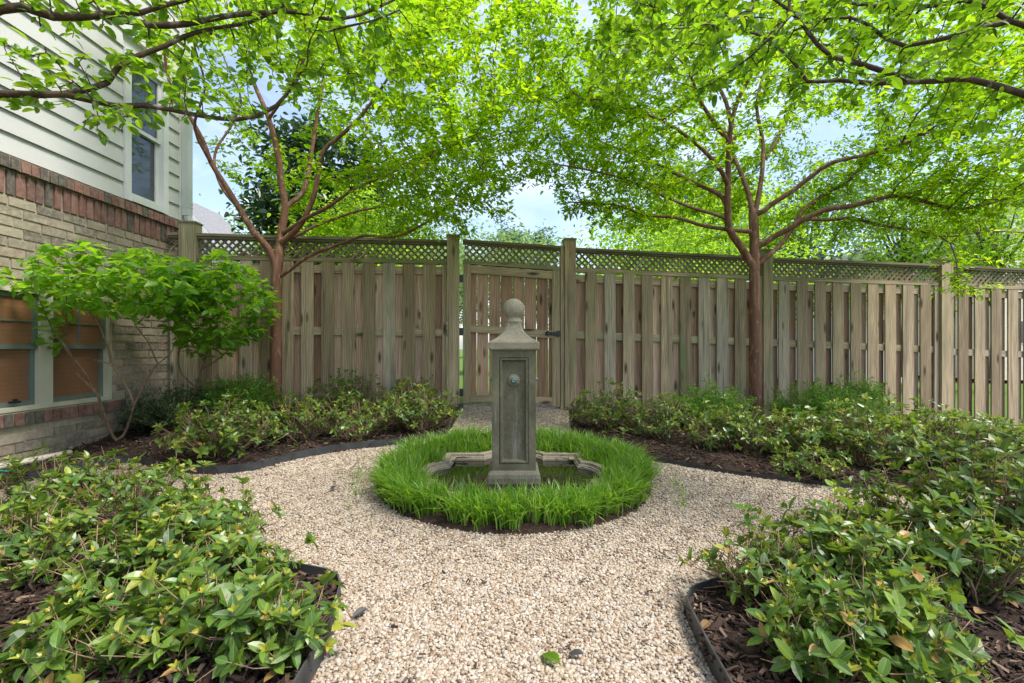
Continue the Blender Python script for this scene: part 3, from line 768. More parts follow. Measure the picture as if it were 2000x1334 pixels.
# downspout
mb = MB()
box(mb, HX + .026, HX + .095, HY1 - .075, HY1 + .005, 2.52, 6.5)
bx = [(HX + .06, HY1 - .035, 2.52), (HX + .075, HY1 - .02, 2.44), (HX + .20, HY1 + .10, 2.22), (HX + .34, HY1 + .22, 2.06)]
tube(mb, [bx[0], bx[1], bx[2], bx[3], (HX + .5, HY1 + .3, 1.9)], .043, 8, .05)
for zc in (2.62, 2.66): box(mb, HX + .023, HX + .099, HY1 - .078, HY1 + .009, zc - .006, zc + .006)
mb.build('downspout', MAT['alu'], hs, HO)
# drain pipe by the wall and a scrap of hose
p0, p1 = np.array([-3.70, 3.30, float(g(-3.70, 3.3)) + .06]), np.array([-3.62, 3.86, float(g(-3.62, 3.86)) + .05])
mb = MB(); tube(mb, [p0 - [.05, 1.2, .02], p0, (p0 + p1) / 2, p1], .026, 10, .1); tag(mb.build('drain_pipe', MAT['pvc'], origin=tuple(p1), smooth=True), 'dirty white plastic drain pipe lying along the foot of the brick wall', 'pipe')
q = px2ground(12, 934); mb = MB(); tube(mb, [q + [-.5, -.05, .05], q + [-.2, 0, .045], q + [.0, .01, .045], q + [.07, .015, .04]], .011, 8, .05)
tag(mb.build('garden_hose', MAT['hose'], origin=tuple(q), smooth=True), 'short end of green garden hose on the ground near the house', 'hose')

# ------------------------------------------------------------------ fountain
FC = np.array([.012, 3.11, .0]); FOO = (FC[0], FC[1], .145)
fo = thing('garden_fountain', FOO, 'grey stone pillar fountain with ball finial standing in a low basin', 'fountain')
def C(V): return np.asarray(V, float) + FC
def sqrings(mb, prof, bev=.006, a=(.5, .5, .5), captop=True):
    V = []
    for h, z in prof:
        b = min(bev, h * .3)
        V += [[h - b, -h, z], [h, -h + b, z], [h, h - b, z], [h - b, h, z], [-h + b, h, z], [-h, h - b, z], [-h, -h + b, z], [-h + b, -h, z]]
    n = len(prof); f = [[r * 8 + k, r * 8 + (k + 1) % 8, r * 8 + 8 + (k + 1) % 8, r * 8 + 8 + k] for r in range(n - 1) for k in range(8)]
    fs = [np.array(f)]
    if captop: fs.append(np.array([[(n - 1) * 8 + k for k in range(8)]]))
    mb.add(C(V), fs, a)
def lathe(mb, prof, seg=32, c=(0, 0, 0), axis='z'):
    an = np.linspace(0, 2 * np.pi, seg, endpoint=False); V = []
    for r, z in prof: V.append(np.c_[r * np.cos(an), r * np.sin(an), np.full(seg, z)])
    V = np.concatenate(V)
    if axis == '-y': V = np.c_[V[:, 0], -V[:, 2], V[:, 1]]
    if axis == 'x': V = np.c_[V[:, 2], V[:, 0], V[:, 1]]
    if axis == '-x': V = np.c_[-V[:, 2], -V[:, 0], V[:, 1]]
    if axis == 'y': V = np.c_[-V[:, 0], V[:, 2], V[:, 1]]
    n = len(prof)
    f = [[r * seg + k, r * seg + (k + 1) % seg, (r + 1) * seg + (k + 1) % seg, (r + 1) * seg + k] for r in range(n - 1) for k in range(seg)]
    mb.add(C(V + np.asarray(c, float)), np.array(f))
Zf = lambda y, Y: 1 + (HZ - y) / F * Y
ch = .1385         # column half width
zc0, zc1 = Zf(919, 2.97), Zf(684, 2.97)
mb = MB(); sqrings(mb, [(.166, .06), (.168, zc0 - .045), (.163, zc0 - .022), (.150, zc0 - .006), (ch - .004, zc0 + .001)], .008); mb.build('plinth', MAT['stone'], fo, FOO)
# column with a moulded sunk panel on each face
mb = MB()
def rect(hw, z0, z1, d): return [[-hw, -ch + d, z0], [hw, -ch + d, z0], [hw, -ch + d, z1], [-hw, -ch + d, z1]]
pz0, pz1 = Zf(907, 2.97), Zf(698, 2.97)
lay = [rect(ch, zc0, zc1, 0), rect(.093, pz0, pz1, 0), rect(.090, pz0 + .003, pz1 - .003, .009), rect(.086, pz0 + .007, pz1 - .007, -.001), rect(.078, pz0 + .015, pz1 - .015, -.002), rect(.070, pz0 + .024, pz1 - .024, .016), rect(.066, pz0 + .028, pz1 - .028, .022)]
Vf = np.concatenate([np.array(r) for r in lay]); ff = [[r * 4 + k, r * 4 + (k + 1) % 4, r * 4 + 4 + (k + 1) % 4, r * 4 + 4 + k] for r in range(len(lay) - 1) for k in range(4)]
ff.append([(len(lay) - 1) * 4 + k for k in range(4)])
for q in range(4):
    c_, s_ = math.cos(q * math.pi / 2), math.sin(q * math.pi / 2)
    mb.add(C(np.c_[Vf[:, 0] * c_ - Vf[:, 1] * s_, Vf[:, 0] * s_ + Vf[:, 1] * c_, Vf[:, 2]]), np.array(ff))
colo = mb.build('column', MAT['stonedark'], fo, FOO)
# cap: slab, concave pyramid, ring and ball
mb = MB(); z0 = zc1 - .001; zs = Zf(667, 2.95); zr = Zf(630, 3.0); hw0 = .161
prof = [(ch - .006, z0 - .004), (.150, z0), (.156, z0 + .005), (hw0, z0 + .010), (hw0, zs - .008), (hw0 - .004, zs - .001), (hw0 - .012, zs + .003)]
for t in np.linspace(.08, 1, 10):
    prof.append((.049 + (hw0 - .014 - .049) * (1 - t) ** 2.3, zs + .003 + (zr - zs) * t))
sqrings(mb, prof, .008); mb.build('cap', MAT['stonelight'], fo, FOO)
mb = MB(); rb = .0705; zbll = Zf(604, 3.11)
lathe(mb, [(.047, zr - .004), (.055, zr + .003), (.058, zr + .010), (.056, zr + .018), (.048, zr + .023), (.046, zbll - rb * .80)] + [(rb * math.cos(t), zbll + rb * math.sin(t)) for t in np.linspace(-.85, 1.565, 22)])
mb.build('finial', MAT['stonelight'], fo, FOO, smooth=True)
# spouts on four faces
zsp = Zf(743, 2.98)
for ax, c in (('-y', (0, -ch + .022, zsp)), ('x', (ch - .022, 0, zsp)), ('-x', (-ch + .022, 0, zsp)), ('y', (0, ch - .022, zsp))):
    mb = MB(); lathe(mb, [(.040, 0), (.040, .006), (.036, .011), (.030, .011), (.028, .016), (.020, .018), (.0165, .022), (.0165, .024)], 28, c, ax); so = mb.build('spout_rosette', MAT['stone'], fo, FOO, smooth=True)
    mb = MB(); lathe(mb, [(.0145, .022), (.0145, .028), (.011, .032), (.013, .038), (.010, .042), (.007, .042), (.006, .035), (.0001, .034)], 20, c, ax); mb.build('nozzle', MAT['verdigris'], so, FOO, smooth=True)
# quatrefoil basin
def basin_outline(a=.470, lw=.225, ld=.115, off=0.0):
    pts = []
    side = [(a, -a)] + [(a, -a + (a - lw) * t) for t in (.5, 1.0)] + [(a + ld * math.sin(t), -lw * math.cos(t)) for t in np.linspace(.25, math.pi - .25, 13)] + [(a, lw), (a, lw + (a - lw) * .5)]
    for q in range(4):
        c_, s_ = math.cos(q * math.pi / 2), math.sin(q * math.pi / 2)
        pts += [(x * c_ - y * s_, x * s_ + y * c_) for x, y in side]
    p = np.array(pts); d = np.roll(p, -1, 0) - np.roll(p, 1, 0); n = nrm(np.c_[d[:, 1], -d[:, 0]])
    # mitre at the square corners
    k = np.ones(len(p)); k[::len(side)] = 1.414
    return p + n * off * k[:, None]
mb = MB(); zr_ = .198
prof = [(.052, -.0), (.052, zr_ - .012), (.046, zr_ - .003), (.040, zr_), (.006, zr_), (.0, zr_ - .004), (-.002, zr_ - .020), (-.014, zr_ - .024), (-.016, zr_ - .032), (-.022, zr_ - .036), (-.026, .06)]
N_ = len(basin_outline()); V = np.concatenate([np.c_[basin_outline(off=o), np.full(N_, z)] for o, z in prof])
f = [[r * N_ + k, r * N_ + (k + 1) % N_, (r + 1) * N_ + (k + 1) % N_, (r + 1) * N_ + k] for r in range(len(prof) - 1) for k in range(N_)]
mb.add(C(V), np.array(f)); mb.build('basin', MAT['stonerim'], fo, FOO)
mb = MB(); o = basin_outline(off=-.02); V = np.vstack([np.c_[o, np.full(N_, .150)], [[0, 0, .150]]])
mb.add(C(V), np.array([[k, (k + 1) % N_, N_] for k in range(N_)])); mb.build('water', MAT['water'], fo, FOO)

# liriope ring
def blades(mb, X, Y, H, lean, az, w, seg=4, a=None, z=None):
    n = len(X); t = np.linspace(0, 1, seg + 1)
    z0 = g(X, Y) if z is None else z
    out = lean[:, None] * (t[None] ** 1.9) * H[:, None]; up = H[:, None] * (t[None] - .42 * np.clip(lean, 0, 1.3)[:, None] * t[None] ** 3)
    cx = X[:, None] + out * np.cos(az)[:, None]; cy = Y[:, None] + out * np.sin(az)[:, None]; cz = z0[:, None] + up - .01
    ww = w[:, None] * np.array([.75, 1, .95, .7, .04])[None] * .5
    fa = az + np.pi / 2 + R.normal(0, .7, n)
    sx, sy = np.cos(fa)[:, None] * ww, np.sin(fa)[:, None] * ww
    V = np.stack([np.stack([cx - sx, cy - sy, cz], -1), np.stack([cx + sx, cy + sy, cz], -1)], 2).reshape(n, -1, 3)
    k = 2 * (seg + 1); i = np.arange(seg) * 2
    f0 = np.stack([i, i + 1, i + 3, i + 2], -1)
    if a is None: a = R.random((n, 3))
    mb.add(V.reshape(-1, 3), (f0[None] + (np.arange(n) * k)[:, None, None]).reshape(-1, 4), np.repeat(a, k, 0))
def bed_z(x, y, r):
    t = sm(.66, .82, r); z = g(x, y)
    return (.125 + 0 * z) * (1 - t) + (z + .03) * t - .05 * sm(.84, .9, r)
mb = MB(); bo = basin_outline(off=.058)
nt_ = 620; tx = R.uniform(-.95, .95, nt_ * 4); ty = R.uniform(-.95, .95, nt_ * 4)
rr = np.hypot(tx, ty); k = (rr < .84) & (rr > .46) & ~inside(tx, ty, bo)
tx, ty = tx[k][:nt_], ty[k][:nt_]
for cx_, cy_ in zip(tx, ty):
    n = int(R.integers(20, 36)); r0 = math.hypot(cx_, cy_); az0 = math.atan2(cy_, cx_)
    o = sm(.62, .86, r0)
    hx = R.uniform(.145, .215) * (1 - .08 * o)
    az = R.uniform(0, 2 * np.pi, n) * (1 - .55 * o) + az0 * .55 * o + R.normal(0, .5, n) * o
    az = np.where(R.random(n) < o * .7, az0 + R.normal(0, .6, n), R.uniform(0, 2 * np.pi, n))
    H = hx * R.uniform(.6, 1.15, n)
    ln = np.abs(R.normal(.25 + .35 * o, .25, n))
    x = FC[0] + cx_ + R.normal(0, .018, n); y = FC[1] + cy_ + R.normal(0, .018, n)
    tone = np.clip(R.normal(.5, .25, n) + R.normal(0, .18), 0, .96); tone = np.where(R.random(n) < .10, R.uniform(.95, 1, n), tone)
    blades(mb, x, y, H, ln, az, R.uniform(.0055, .0095, n), 4, np.c_[tone, R.random(n), R.random(n)], bed_z(x, y, np.hypot(x - FC[0], y - FC[1])))
for cx_, cy_ in ((-.98, 2.95), (-1.02, 3.1), (.99, 2.92), (1.02, 2.75), (-.9, 2.75), (.93, 2.6)):   # stray tufts in the gravel
    n = 9; blades(mb, cx_ + R.normal(0, .02, n), cy_ + R.normal(0, .02, n), R.uniform(.06, .16, n), np.abs(R.normal(.5, .3, n)), R.uniform(0, 6.28, n), R.uniform(.003, .005, n))
tag(mb.build('grass', MAT['blade'], smooth=True), kind='stuff', label='ring of bright green lilyturf grass round the fountain basin', cat='grass')
# soil ring under the grass
mb = MB(); an = np.linspace(0, 2 * np.pi, 64, endpoint=False)
V = []
for r_ in (.40, .50, .68, .76, .81, .865, .875):
    x = FC[0] + r_ * np.cos(an); y = FC[1] + r_ * np.sin(an) ; V.append(np.c_[x, y, bed_z(x, y, r_) - (.05 if r_ < .45 else 0)])
V = np.concatenate(V); f = [[r * 64 + k, r * 64 + (k + 1) % 64, (r + 1) * 64 + (k + 1) % 64, (r + 1) * 64 + k] for r in range(6) for k in range(64)]
mb.add(V, np.array(f)[:, ::-1]); tag(mb.build('soil_ground', MAT['soil'], smooth=True), kind='structure')

# ------------------------------------------------------------------ trees
def colonize(pos, par, att, D, di, dk, iters=70, trop=(0, 0, .05)):
    pos = [np.asarray(p) for p in pos]; par = list(par)
    A = att.copy(); PA = np.array(pos)
    d2 = np.full(len(A), 1e9); near = np.zeros(len(A), int)
    def upd(idx0):
        N = np.array(pos[idx0:])
        for s in range(0, len(N), 400):
            dd = ((A[:, None] - N[None, s:s + 400]) ** 2).sum(-1)
            j = dd.argmin(1); m = dd[np.arange(len(A)), j]
            k = m < d2; d2[k] = m[k]; near[k] = j[k] + idx0 + s
    upd(0); trop = np.array(trop); seen = set()
    for it in range(iters):
        keep = d2 > dk * dk
        A = A[keep]; d2 = d2[keep]; near = near[keep]
        if len(A) == 0: break
        act = d2 < di * di
        if not act.any(): break
        v = nrm(A[act] - np.array(pos)[near[act]])
        ids, inv = np.unique(near[act], return_inverse=True)
        acc = np.zeros((len(ids), 3)); np.add.at(acc, inv, v)
        nd_ = nrm(nrm(acc) + trop + R.normal(0, .12, acc.shape))
        i0 = len(pos); PA = np.array(pos)
        for i, dvec in zip(ids, nd_):
            np_ = PA[i] + dvec * D
            key = (int(i), int(round(np_[0] / D * 2)), int(round(np_[1] / D * 2)), int(round(np_[2] / D * 2)))
            if key in seen: continue
            seen.add(key); pos.append(np_); par.append(int(i))
        if len(pos) == i0: break
        upd(i0)
    return np.array(pos), np.array(par)

def tree(name, label, cat, base, limbs, att, D, di, dk, bark, leafmat, leafL, per, tip_r, expo, group=None, sides=7, hi=False, droop=.15, thr=2.2, rlim=None, flat=.45, radfix=True, crown='crown', spread=.14, limbk=1.0):
    """limbs: list of (points, r0, r1); the first is the trunk"""
    pos = []; par = []; fix = []
    for li, (pts, r0, r1) in enumerate(limbs):
        q = path_nodes(pts, D)
        if li == 0: p0 = -1
        else:
            p0 = int(((np.array(pos) - q[0]) ** 2).sum(1).argmin())
            q = q[1:] if len(q) > 1 else q
        rr = np.linspace(r0, r1, len(q)) * (limbk if li else 1)
        for i, p in enumerate(q):
            par.append(p0 if i == 0 else len(pos) - 1); pos.append(p); fix.append(rr[i])
    nf = len(pos)
    pos, par = colonize(pos, par, att, D, di, dk)
    n = len(pos); acc = np.zeros(n)
    for i in range(n - 1, -1, -1):
        if acc[i] == 0: acc[i] = tip_r ** expo
        if par[i] >= 0: acc[par[i]] += acc[i]
    rad = acc ** (1 / expo)
    rad[:nf] = np.array(fix)
    for i in range(nf, n): rad[i] = min(rad[i], rad[par[i]] * .92)
    rad = np.maximum(rad, tip_r * .8)
    root = thing(name, tuple(pos[0]), label, cat, group)
    mb = MB(); skeleton(mb, pos, par, rad, sides); mb.build('trunk', bark, root, tuple(pos[0]), smooth=True)
    thin = np.nonzero((rad < tip_r * thr) & (np.arange(n) >= nf))[0]
    d = nrm(pos[thin] - pos[par[thin]])
    lm = MB(); up = np.array([0, 0, 1.])
    m = len(thin)
    clump = R.random(n)
    for k in range(per):
        t = (k + R.random(m)) / per
        p = pos[thin] - d * (D * t)[:, None] + R.normal(0, D * spread, (m, 3)) * [1, 1, .55]
        s = nrm(np.cross(d, up)) * np.where((k + thin) % 2 == 0, 1, -1)[:, None]
        Dl = d * R.uniform(.2, .9, m)[:, None] + s * R.uniform(.5, 1.1, m)[:, None] + R.normal(0, .3, (m, 3)) - up * droop
        N = up[None] + R.normal(0, flat, (m, 3))
        L = leafL * R.uniform(.45, 1.3, m)
        tone = np.clip(.65 * R.random(m) + .35 * clump[par[thin]], 0, 1)
        leaves(lm, p, Dl, N, L, L * R.uniform(.46, .6, m), hi, np.c_[tone, R.random(m), R.random(m)])
    lm.build(crown, leafmat, root, tuple(pos[0]))
    import sys; sys.stderr.write(f'{name} nodes {n} leaves {m*per}\n')
    return root

def L_(pts, Y0, Y1):
    """photo polyline with depth running from Y0 to Y1"""
    n = len(pts); return [P(x, y, Y0 + (Y1 - Y0) * (i / max(1, n - 1))) for i, (x, y) in enumerate(pts)]

def clumps(n, per, env, sig):
    """uneven attractor clumps inside env(X,Y,Z)->bool"""
    lo, hi, fn = env
    c = R.uniform(lo, hi, (n * 8, 3)); c = c[fn(c)][:n]
    a = (c[:, None] + R.normal(0, 1, (len(c), per, 3)) * np.array(sig)).reshape(-1, 3)
    return a[fn(a)]

# left crape myrtle
YL = 5.10
b0 = px2ground(537, 800); b0 = np.array([(537 - 1000) / F * YL, YL, float(g(-2.56, YL)) - .03])
z1 = lambda pts: [(x / 2.669, y / 2.669) for x, y in pts]
limbs = [([b0, P(539, 700, YL), P(540, 600, YL), P(541, 530, YL), P(545, 495, YL)], .066, .054),
         (L_([(541, 525), (524, 485), (497, 455), (470, 412), (440, 362), (412, 318), (397, 277), (369, 225), (348, 195), (330, 157), (322, 110)], YL, YL - .55), .040, .012),
         (L_([(545, 495), (551, 440), (557, 405), (548, 352), (545, 315), (525, 232), (498, 168), (483, 123), (476, 75), (465, 20)], YL, YL + .35), .046, .012),
         (L_([(557, 405), (592, 375), (603, 330), (614, 262), (629, 169), (633, 135), (640, 60)], YL + .1, YL + .9), .030, .010),
         (L_([(545, 478), (585, 442), (614, 379), (629, 300), (660, 270), (700, 232), (740, 180), (790, 100)], YL, YL - .5), .034, .010),
         (L_([(553, 540), (585, 512), (617, 494), (677, 472), (713, 460), (770, 463), (830, 436), (880, 395), (930, 340)], YL, YL - .35), .022, .006),
         (L_([(560, 452), (600, 425), (640, 405), (690, 370), (740, 348), (781, 330), (860, 296), (930, 262)], YL, YL - 1.0), .022, .006),
         (L_([(560, 470), (620, 440), (700, 412), (740, 405), (860, 375), (950, 330)], YL + .05, YL + .7), .018, .006),
         (L_([(470, 412), (430, 360), (420, 300), (455, 240), (470, 190), (440, 120), (420, 60)], YL - .2, YL + .6), .018, .006),
         (L_([(525, 232), (560, 180), (590, 110), (600, 30)], YL + .2, YL - .8), .018, .007),
         (L_([(412, 318), (380, 250), (400, 170), (380, 90), (370, 20)], YL - .3, YL - 1.2), .016, .006)]
def envL(a):
    X, Y, Z = a[:, 0], a[:, 1], a[:, 2]
    q = ((X + 1.55) / 2.15) ** 2 + ((Y - 4.75) / 1.75) ** 2 + ((Z - 3.95) / np.where(Z < 3.95, 2.3, 1.75)) ** 2
    zmin = 2.22 + .50 * sm(-2.2, -3.4, X) - .08 * sm(-1.6, -.6, X)
    rt = np.hypot((X + 2.4) / 1.15, (Y - 4.6) / 1.3)
    return (q < 1) & (Z > zmin) & (Z < 4.95) & (X > -3.55) & ((rt > 1) | (Z > 4.1) | (Y > 5.5))
attL = clumps(235, 24, ([-3.8, 2.9, 2.0], [.3, 6.6, 5.8], envL), (.25, .25, .085))
attL = attL[(attL[:, 2] < 4.0) | (R.random(len(attL)) < .5)]
tree('crape_myrtle', 'leafy crape myrtle with smooth tan trunk by the left fence run', 'tree', b0, limbs, attL, .085, .9, .13, MAT['bark'], MAT['crape'], .058, 12, .0031, 2.15, 'crape myrtles of the garden', thr=2.6, flat=.32, spread=.55, limbk=0.95)

# right crape myrtle
YR = 5.45
b1 = np.array([(1475 - 1000) / F * YR, YR, float(g(2.8, YR)) - .03])
r7 = lambda pts: [(x / 2.669 + 1300, y / 2.669) for x, y in pts]
limbs = [([b1, P(1475, 760, YR), P(1474, 640, YR), P(1473, 540, YR), P(1473, 470, YR), P(1471, 420, YR)], .071, .053),
         (L_([(1470, 525), (1452, 490), (1432, 462), (1423, 445), (1421, 400), (1422, 340), (1424, 280), (1428, 245)], YR, YR - .35), .042, .022),
         (L_([(1424, 280), (1400, 245), (1372, 205), (1350, 150), (1335, 110)], YR - .3, YR - .9), .024, .008),
         (L_([(1428, 245), (1418, 200), (1400, 160), (1385, 110), (1370, 60)], YR - .35, YR + .1), .022, .008),
         (L_([(1428, 245), (1440, 200), (1470, 140), (1490, 90), (1520, 40)], YR - .35, YR - .1), .022, .008),
         (L_([(1471, 420), (1462, 380), (1448, 340), (1432, 300), (1436, 260)], YR, YR + .45), .030, .016),
         (L_([(1475, 420), (1488, 340), (1490, 280), (1478, 210), (1490, 150), (1510, 100), (1520, 40)], YR, YR + .7), .026, .009),
         (L_([(1490, 318), (1520, 268), (1535, 240), (1560, 190), (1600, 120)], YR + .3, YR + 1.1), .018, .007),
         (L_([(1480, 425), (1505, 400), (1545, 375), (1590, 340), (1625, 318), (1700, 300), (1780, 275), (1850, 230)], YR, YR - .5), .028, .008),
         (L_([(1483, 482), (1515, 460), (1545, 445), (1570, 428), (1612, 410), (1665, 402), (1720, 388), (1762, 382), (1830, 400), (1880, 408), (1960, 388), (2040, 350)], YR, YR - .7), .030, .008),
         (L_([(1570, 428), (1620, 430), (1665, 426), (1720, 440), (1790, 450), (1850, 462), (1930, 452), (2030, 455)], YR - .1, YR + .3), .018, .006),
         (L_([(1470, 525), (1500, 500), (1525, 478), (1545, 450), (1570, 410), (1610, 380), (1660, 350), (1720, 280), (1790, 260), (1860, 200), (1890, 175)], YR, YR + .6), .026, .008),
         (L_([(1458, 452), (1420, 448), (1370, 440), (1320, 425), (1260, 420), (1200, 400), (1120, 395)], YR, YR - .6), .022, .006),
         (L_([(1424, 392), (1390, 372), (1340, 350), (1300, 328), (1240, 300), (1180, 280), (1120, 240), (1080, 210)], YR - .2, YR + .5), .024, .006),
         (L_([(1420, 350), (1385, 305), (1340, 265), (1300, 240), (1240, 215), (1180, 205), (1130, 190)], YR - .3, YR - 1.3), .022, .006),
         (L_([(1422, 430), (1400, 420), (1350, 405), (1290, 380), (1220, 350), (1140, 330), (1080, 320)], YR - .1, YR - 1.2), .018, .006),
         (L_([(1850, 462), (1862, 490), (1868, 510), (1872, 560)], YR + .1, YR - .1), .007, .004)]
def envR(a):
    X, Y, Z = a[:, 0], a[:, 1], a[:, 2]
    q = ((X - 2.95) / 3.2) ** 2 + ((Y - 5.0) / 1.9) ** 2 + ((Z - 4.0) / np.where(Z < 4.0, 2.4, 1.85)) ** 2
    zmin = 2.26 - .35 * sm(4.2, 5.4, X)
    rt = np.hypot((X - 2.75) / 1.15, (Y - 4.8) / 1.4)
    return (q < 1) & (Z > zmin) & (Z < 5.0) & ((rt > 1) | (Z > 4.0) | (Y > 5.7))
attR = clumps(370, 24, ([-.2, 2.8, 1.8], [6.2, 7.0, 5.9], envR), (.27, .27, .085))
attR = attR[(attR[:, 2] < 4.0) | (R.random(len(attR)) < .5)]
hang = P(1876, 545, YR) + R.normal(0, 1, (70, 3)) * np.array([.13, .15, .12])
tree('crape_myrtle', 'wide spreading crape myrtle with reddish trunk before the right fence run', 'tree', b1, limbs, np.vstack([attR, hang]), .085, .9, .13, MAT['bark'], MAT['crape'], .058, 12, .0031, 2.15, 'crape myrtles of the garden', thr=2.6, flat=.32, spread=.55, limbk=1.1)

# near left tree: trunk outside the frame, limbs reach in at the top left
bl = np.array([-2.75, 1.55, float(g(-2.75, 1.55))])
E1 = P(0, 18, 2.0); E2 = P(0, 183, 2.0)
limbs = [([bl, bl + [.02, .02, .6], bl + [.05, .05, 1.1], bl + [.12, .1, 1.55]], .075, .055),
         ([bl + [.10, .08, 1.45], bl + [.3, .25, 1.95], E1] + L_([(101, 32), (161, 32), (202, 28), (240, 39), (300, 49), (360, 47), (450, 30), (525, 24), (584, 24), (640, 37), (700, 30), (770, 0)], 2.03, 2.7), .027, .007),
         ([bl + [.10, .08, 1.4], bl + [.3, .25, 1.72], E2] + L_([(37, 184), (124, 184), (180, 172), (210, 161), (232, 129), (270, 109), (322, 90), (360, 71), (412, 56), (483, 45), (532, 24), (562, 4), (600, -30)], 2.02, 2.6), .022, .006),
         (L_([(142, 189), (225, 206), (285, 206), (337, 215), (397, 227), (461, 234), (502, 227), (540, 206), (577, 161), (588, 131), (600, 101), (630, 67), (675, 52), (730, 40), (780, 20)], 2.05, 2.75), .0115, .005),
         (L_([(240, 39), (270, 26), (318, 11), (363, 0), (420, -30)], 2.1, 2.2), .012, .006)]
pts = []
for l in limbs[1:]:
    q = path_nodes(l[0], .08); pts.append(q)
q = np.vstack(pts)
pxx = 1000 + q[:, 0] / q[:, 1] * F; pxy = HZ - (q[:, 2] - 1) / q[:, 1] * F
near_pts = q[(q[:, 0] > -2.6)]
a1 = near_pts[R.integers(0, len(near_pts), 330)] + R.normal(0, 1, (330, 3)) * np.array([.16, .2, .10]) + [0, 0, .10]
a2 = R.uniform([-2.3, 1.9, 2.5], [-.6, 3.1, 3.3], (420, 3))
a3 = np.vstack([P(110, 150, 1.9) + R.normal(0, .07, (16, 3)), P(275, 225, 2.1) + R.normal(0, .07, (22, 3)), P(245, 190, 2.12) + R.normal(0, .08, (26, 3)), P(215, 240, 2.1) + R.normal(0, .06, (14, 3)), P(310, 180, 2.2) + R.normal(0, .08, (24, 3)), P(60, 130, 1.85) + R.normal(0, .06, (10, 3)), P(180, 150, 2.0) + R.normal(0, .07, (14, 3))])
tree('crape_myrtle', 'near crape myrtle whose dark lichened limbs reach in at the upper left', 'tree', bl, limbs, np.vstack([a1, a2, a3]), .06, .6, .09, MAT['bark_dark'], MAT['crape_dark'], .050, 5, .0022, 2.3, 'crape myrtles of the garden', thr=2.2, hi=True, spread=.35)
# near right tree
br = np.array([2.75, 1.5, float(g(2.75, 1.5))])
E1 = P(2000, 184, 2.1); E2 = P(2000, 49, 2.1)
limbs = [([br, br + [-.02, .03, .6], br + [-.06, .06, 1.1], br + [-.12, .12, 1.5]], .075, .055),
         ([br + [-.10, .10, 1.35], br + [-.25, .3, 1.7], E1] + L_([(1952, 169), (1892, 154), (1825, 159), (1768, 161), (1712, 163), (1637, 157), (1577, 159), (1558, 131), (1525, 97), (1480, 67), (1430, 60)], 2.1, 2.6), .023, .005),
         (L_([(1780, 158), (1712, 135), (1663, 120), (1626, 112), (1596, 86), (1562, 41), (1540, 19), (1500, -10)], 2.25, 2.0), .014, .006),
         ([br + [-.10, .10, 1.4], br + [-.3, .3, 1.95], E2] + L_([(1974, 41), (1937, 19), (1885, 0), (1825, 11), (1750, 15), (1675, 8), (1600, -10)], 2.1, 2.4), .021, .006),
         (L_([(1974, 41), (1900, 60), (1825, 80), (1768, 90), (1731, 75), (1690, 45), (1660, 34), (1615, 37), (1550, 60)], 2.1, 2.5), .013, .005)]
q = np.vstack([path_nodes(l[0], .08) for l in limbs[1:]]); near_pts = q[q[:, 0] < 2.6]
a1 = near_pts[R.integers(0, len(near_pts), 420)] + R.normal(0, 1, (420, 3)) * np.array([.18, .2, .10]) + [0, 0, .08]
a2 = R.uniform([.45, 1.8, 2.55], [2.7, 3.2, 3.4], (760, 3))
a3 = np.vstack([P(1380, 60, 1.9) + R.normal(0, 1, (60, 3)) * [.16, .15, .10], P(1250, 60, 2.3) + R.normal(0, 1, (50, 3)) * [.18, .15, .12], P(1880, 220, 2.4) + R.normal(0, 1, (30, 3)) * [.2, .2, .06]])
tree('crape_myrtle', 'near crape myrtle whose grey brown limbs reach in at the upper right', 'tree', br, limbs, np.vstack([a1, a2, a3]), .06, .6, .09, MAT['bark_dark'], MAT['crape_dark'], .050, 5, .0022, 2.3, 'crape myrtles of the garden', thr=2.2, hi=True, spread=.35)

# big viburnum-like shrubs by the house
def base_at(x, y): return px2ground(x, y)
v0 = np.array([-3.42, 4.30, float(g(-3.42, 4.3)) + .02])
z3 = lambda pts, Y0, Y1: L_([(x / 3.511, y / 3.511 + 540) for x, y in pts], Y0, Y1)
limbs = [(z3([(800, 1125), (770, 1090), (735, 1000), (700, 900), (680, 830)], 4.25, 4.15), .014, .010),
         (z3([(735, 1000), (690, 960), (690, 880), (660, 800), (600, 740), (520, 655), (505, 590), (480, 520), (425, 450), (380, 400)], 4.2, 3.75), .010, .005),
         (z3([(680, 830), (610, 720), (600, 680), (510, 570), (440, 480), (470, 280), (520, 215)], 4.15, 3.9), .008, .004),
         (z3([(830, 1130), (870, 1040), (915, 890), (870, 760), (800, 650), (750, 600), (640, 570)], 4.28, 4.1), .013, .005),
         (z3([(800, 650), (760, 570), (720, 430), (660, 300), (600, 230)], 4.2, 3.9), .009, .004),
         (z3([(915, 890), (985, 750), (1080, 600), (1160, 540), (1220, 420)], 4.28, 4.35), .010, .004),
         (z3([(1080, 600), (1010, 440), (960, 380), (900, 280)], 4.3, 4.3), .007, .004),
         (z3([(770, 600), (750, 480), (760, 340), (760, 200)], 4.15, 4.3), .007, .004)]
def envV(a):
    X, Y, Z = a[:, 0], a[:, 1], a[:, 2]
    px = 1000 + X / Y * F
    q = ((X + 3.22) / .62) ** 2 + ((Y - 3.95) / .85) ** 2 + ((Z - 1.55) / .34) ** 2
    return (q < 1) & (X > -3.76)
av = clumps(90, 14, ([-3.8, 3.0, 1.1], [-2.4, 5.0, 2.0], envV), (.15, .15, .12))
av = np.vstack([av, P(85, 660, 3.8) + R.normal(0, .06, (22, 3)), P(100, 600, 3.75) + R.normal(0, .06, (16, 3)), P(20, 540, 3.45) + R.normal(0, 1, (30, 3)) * [.04, .12, .05]])
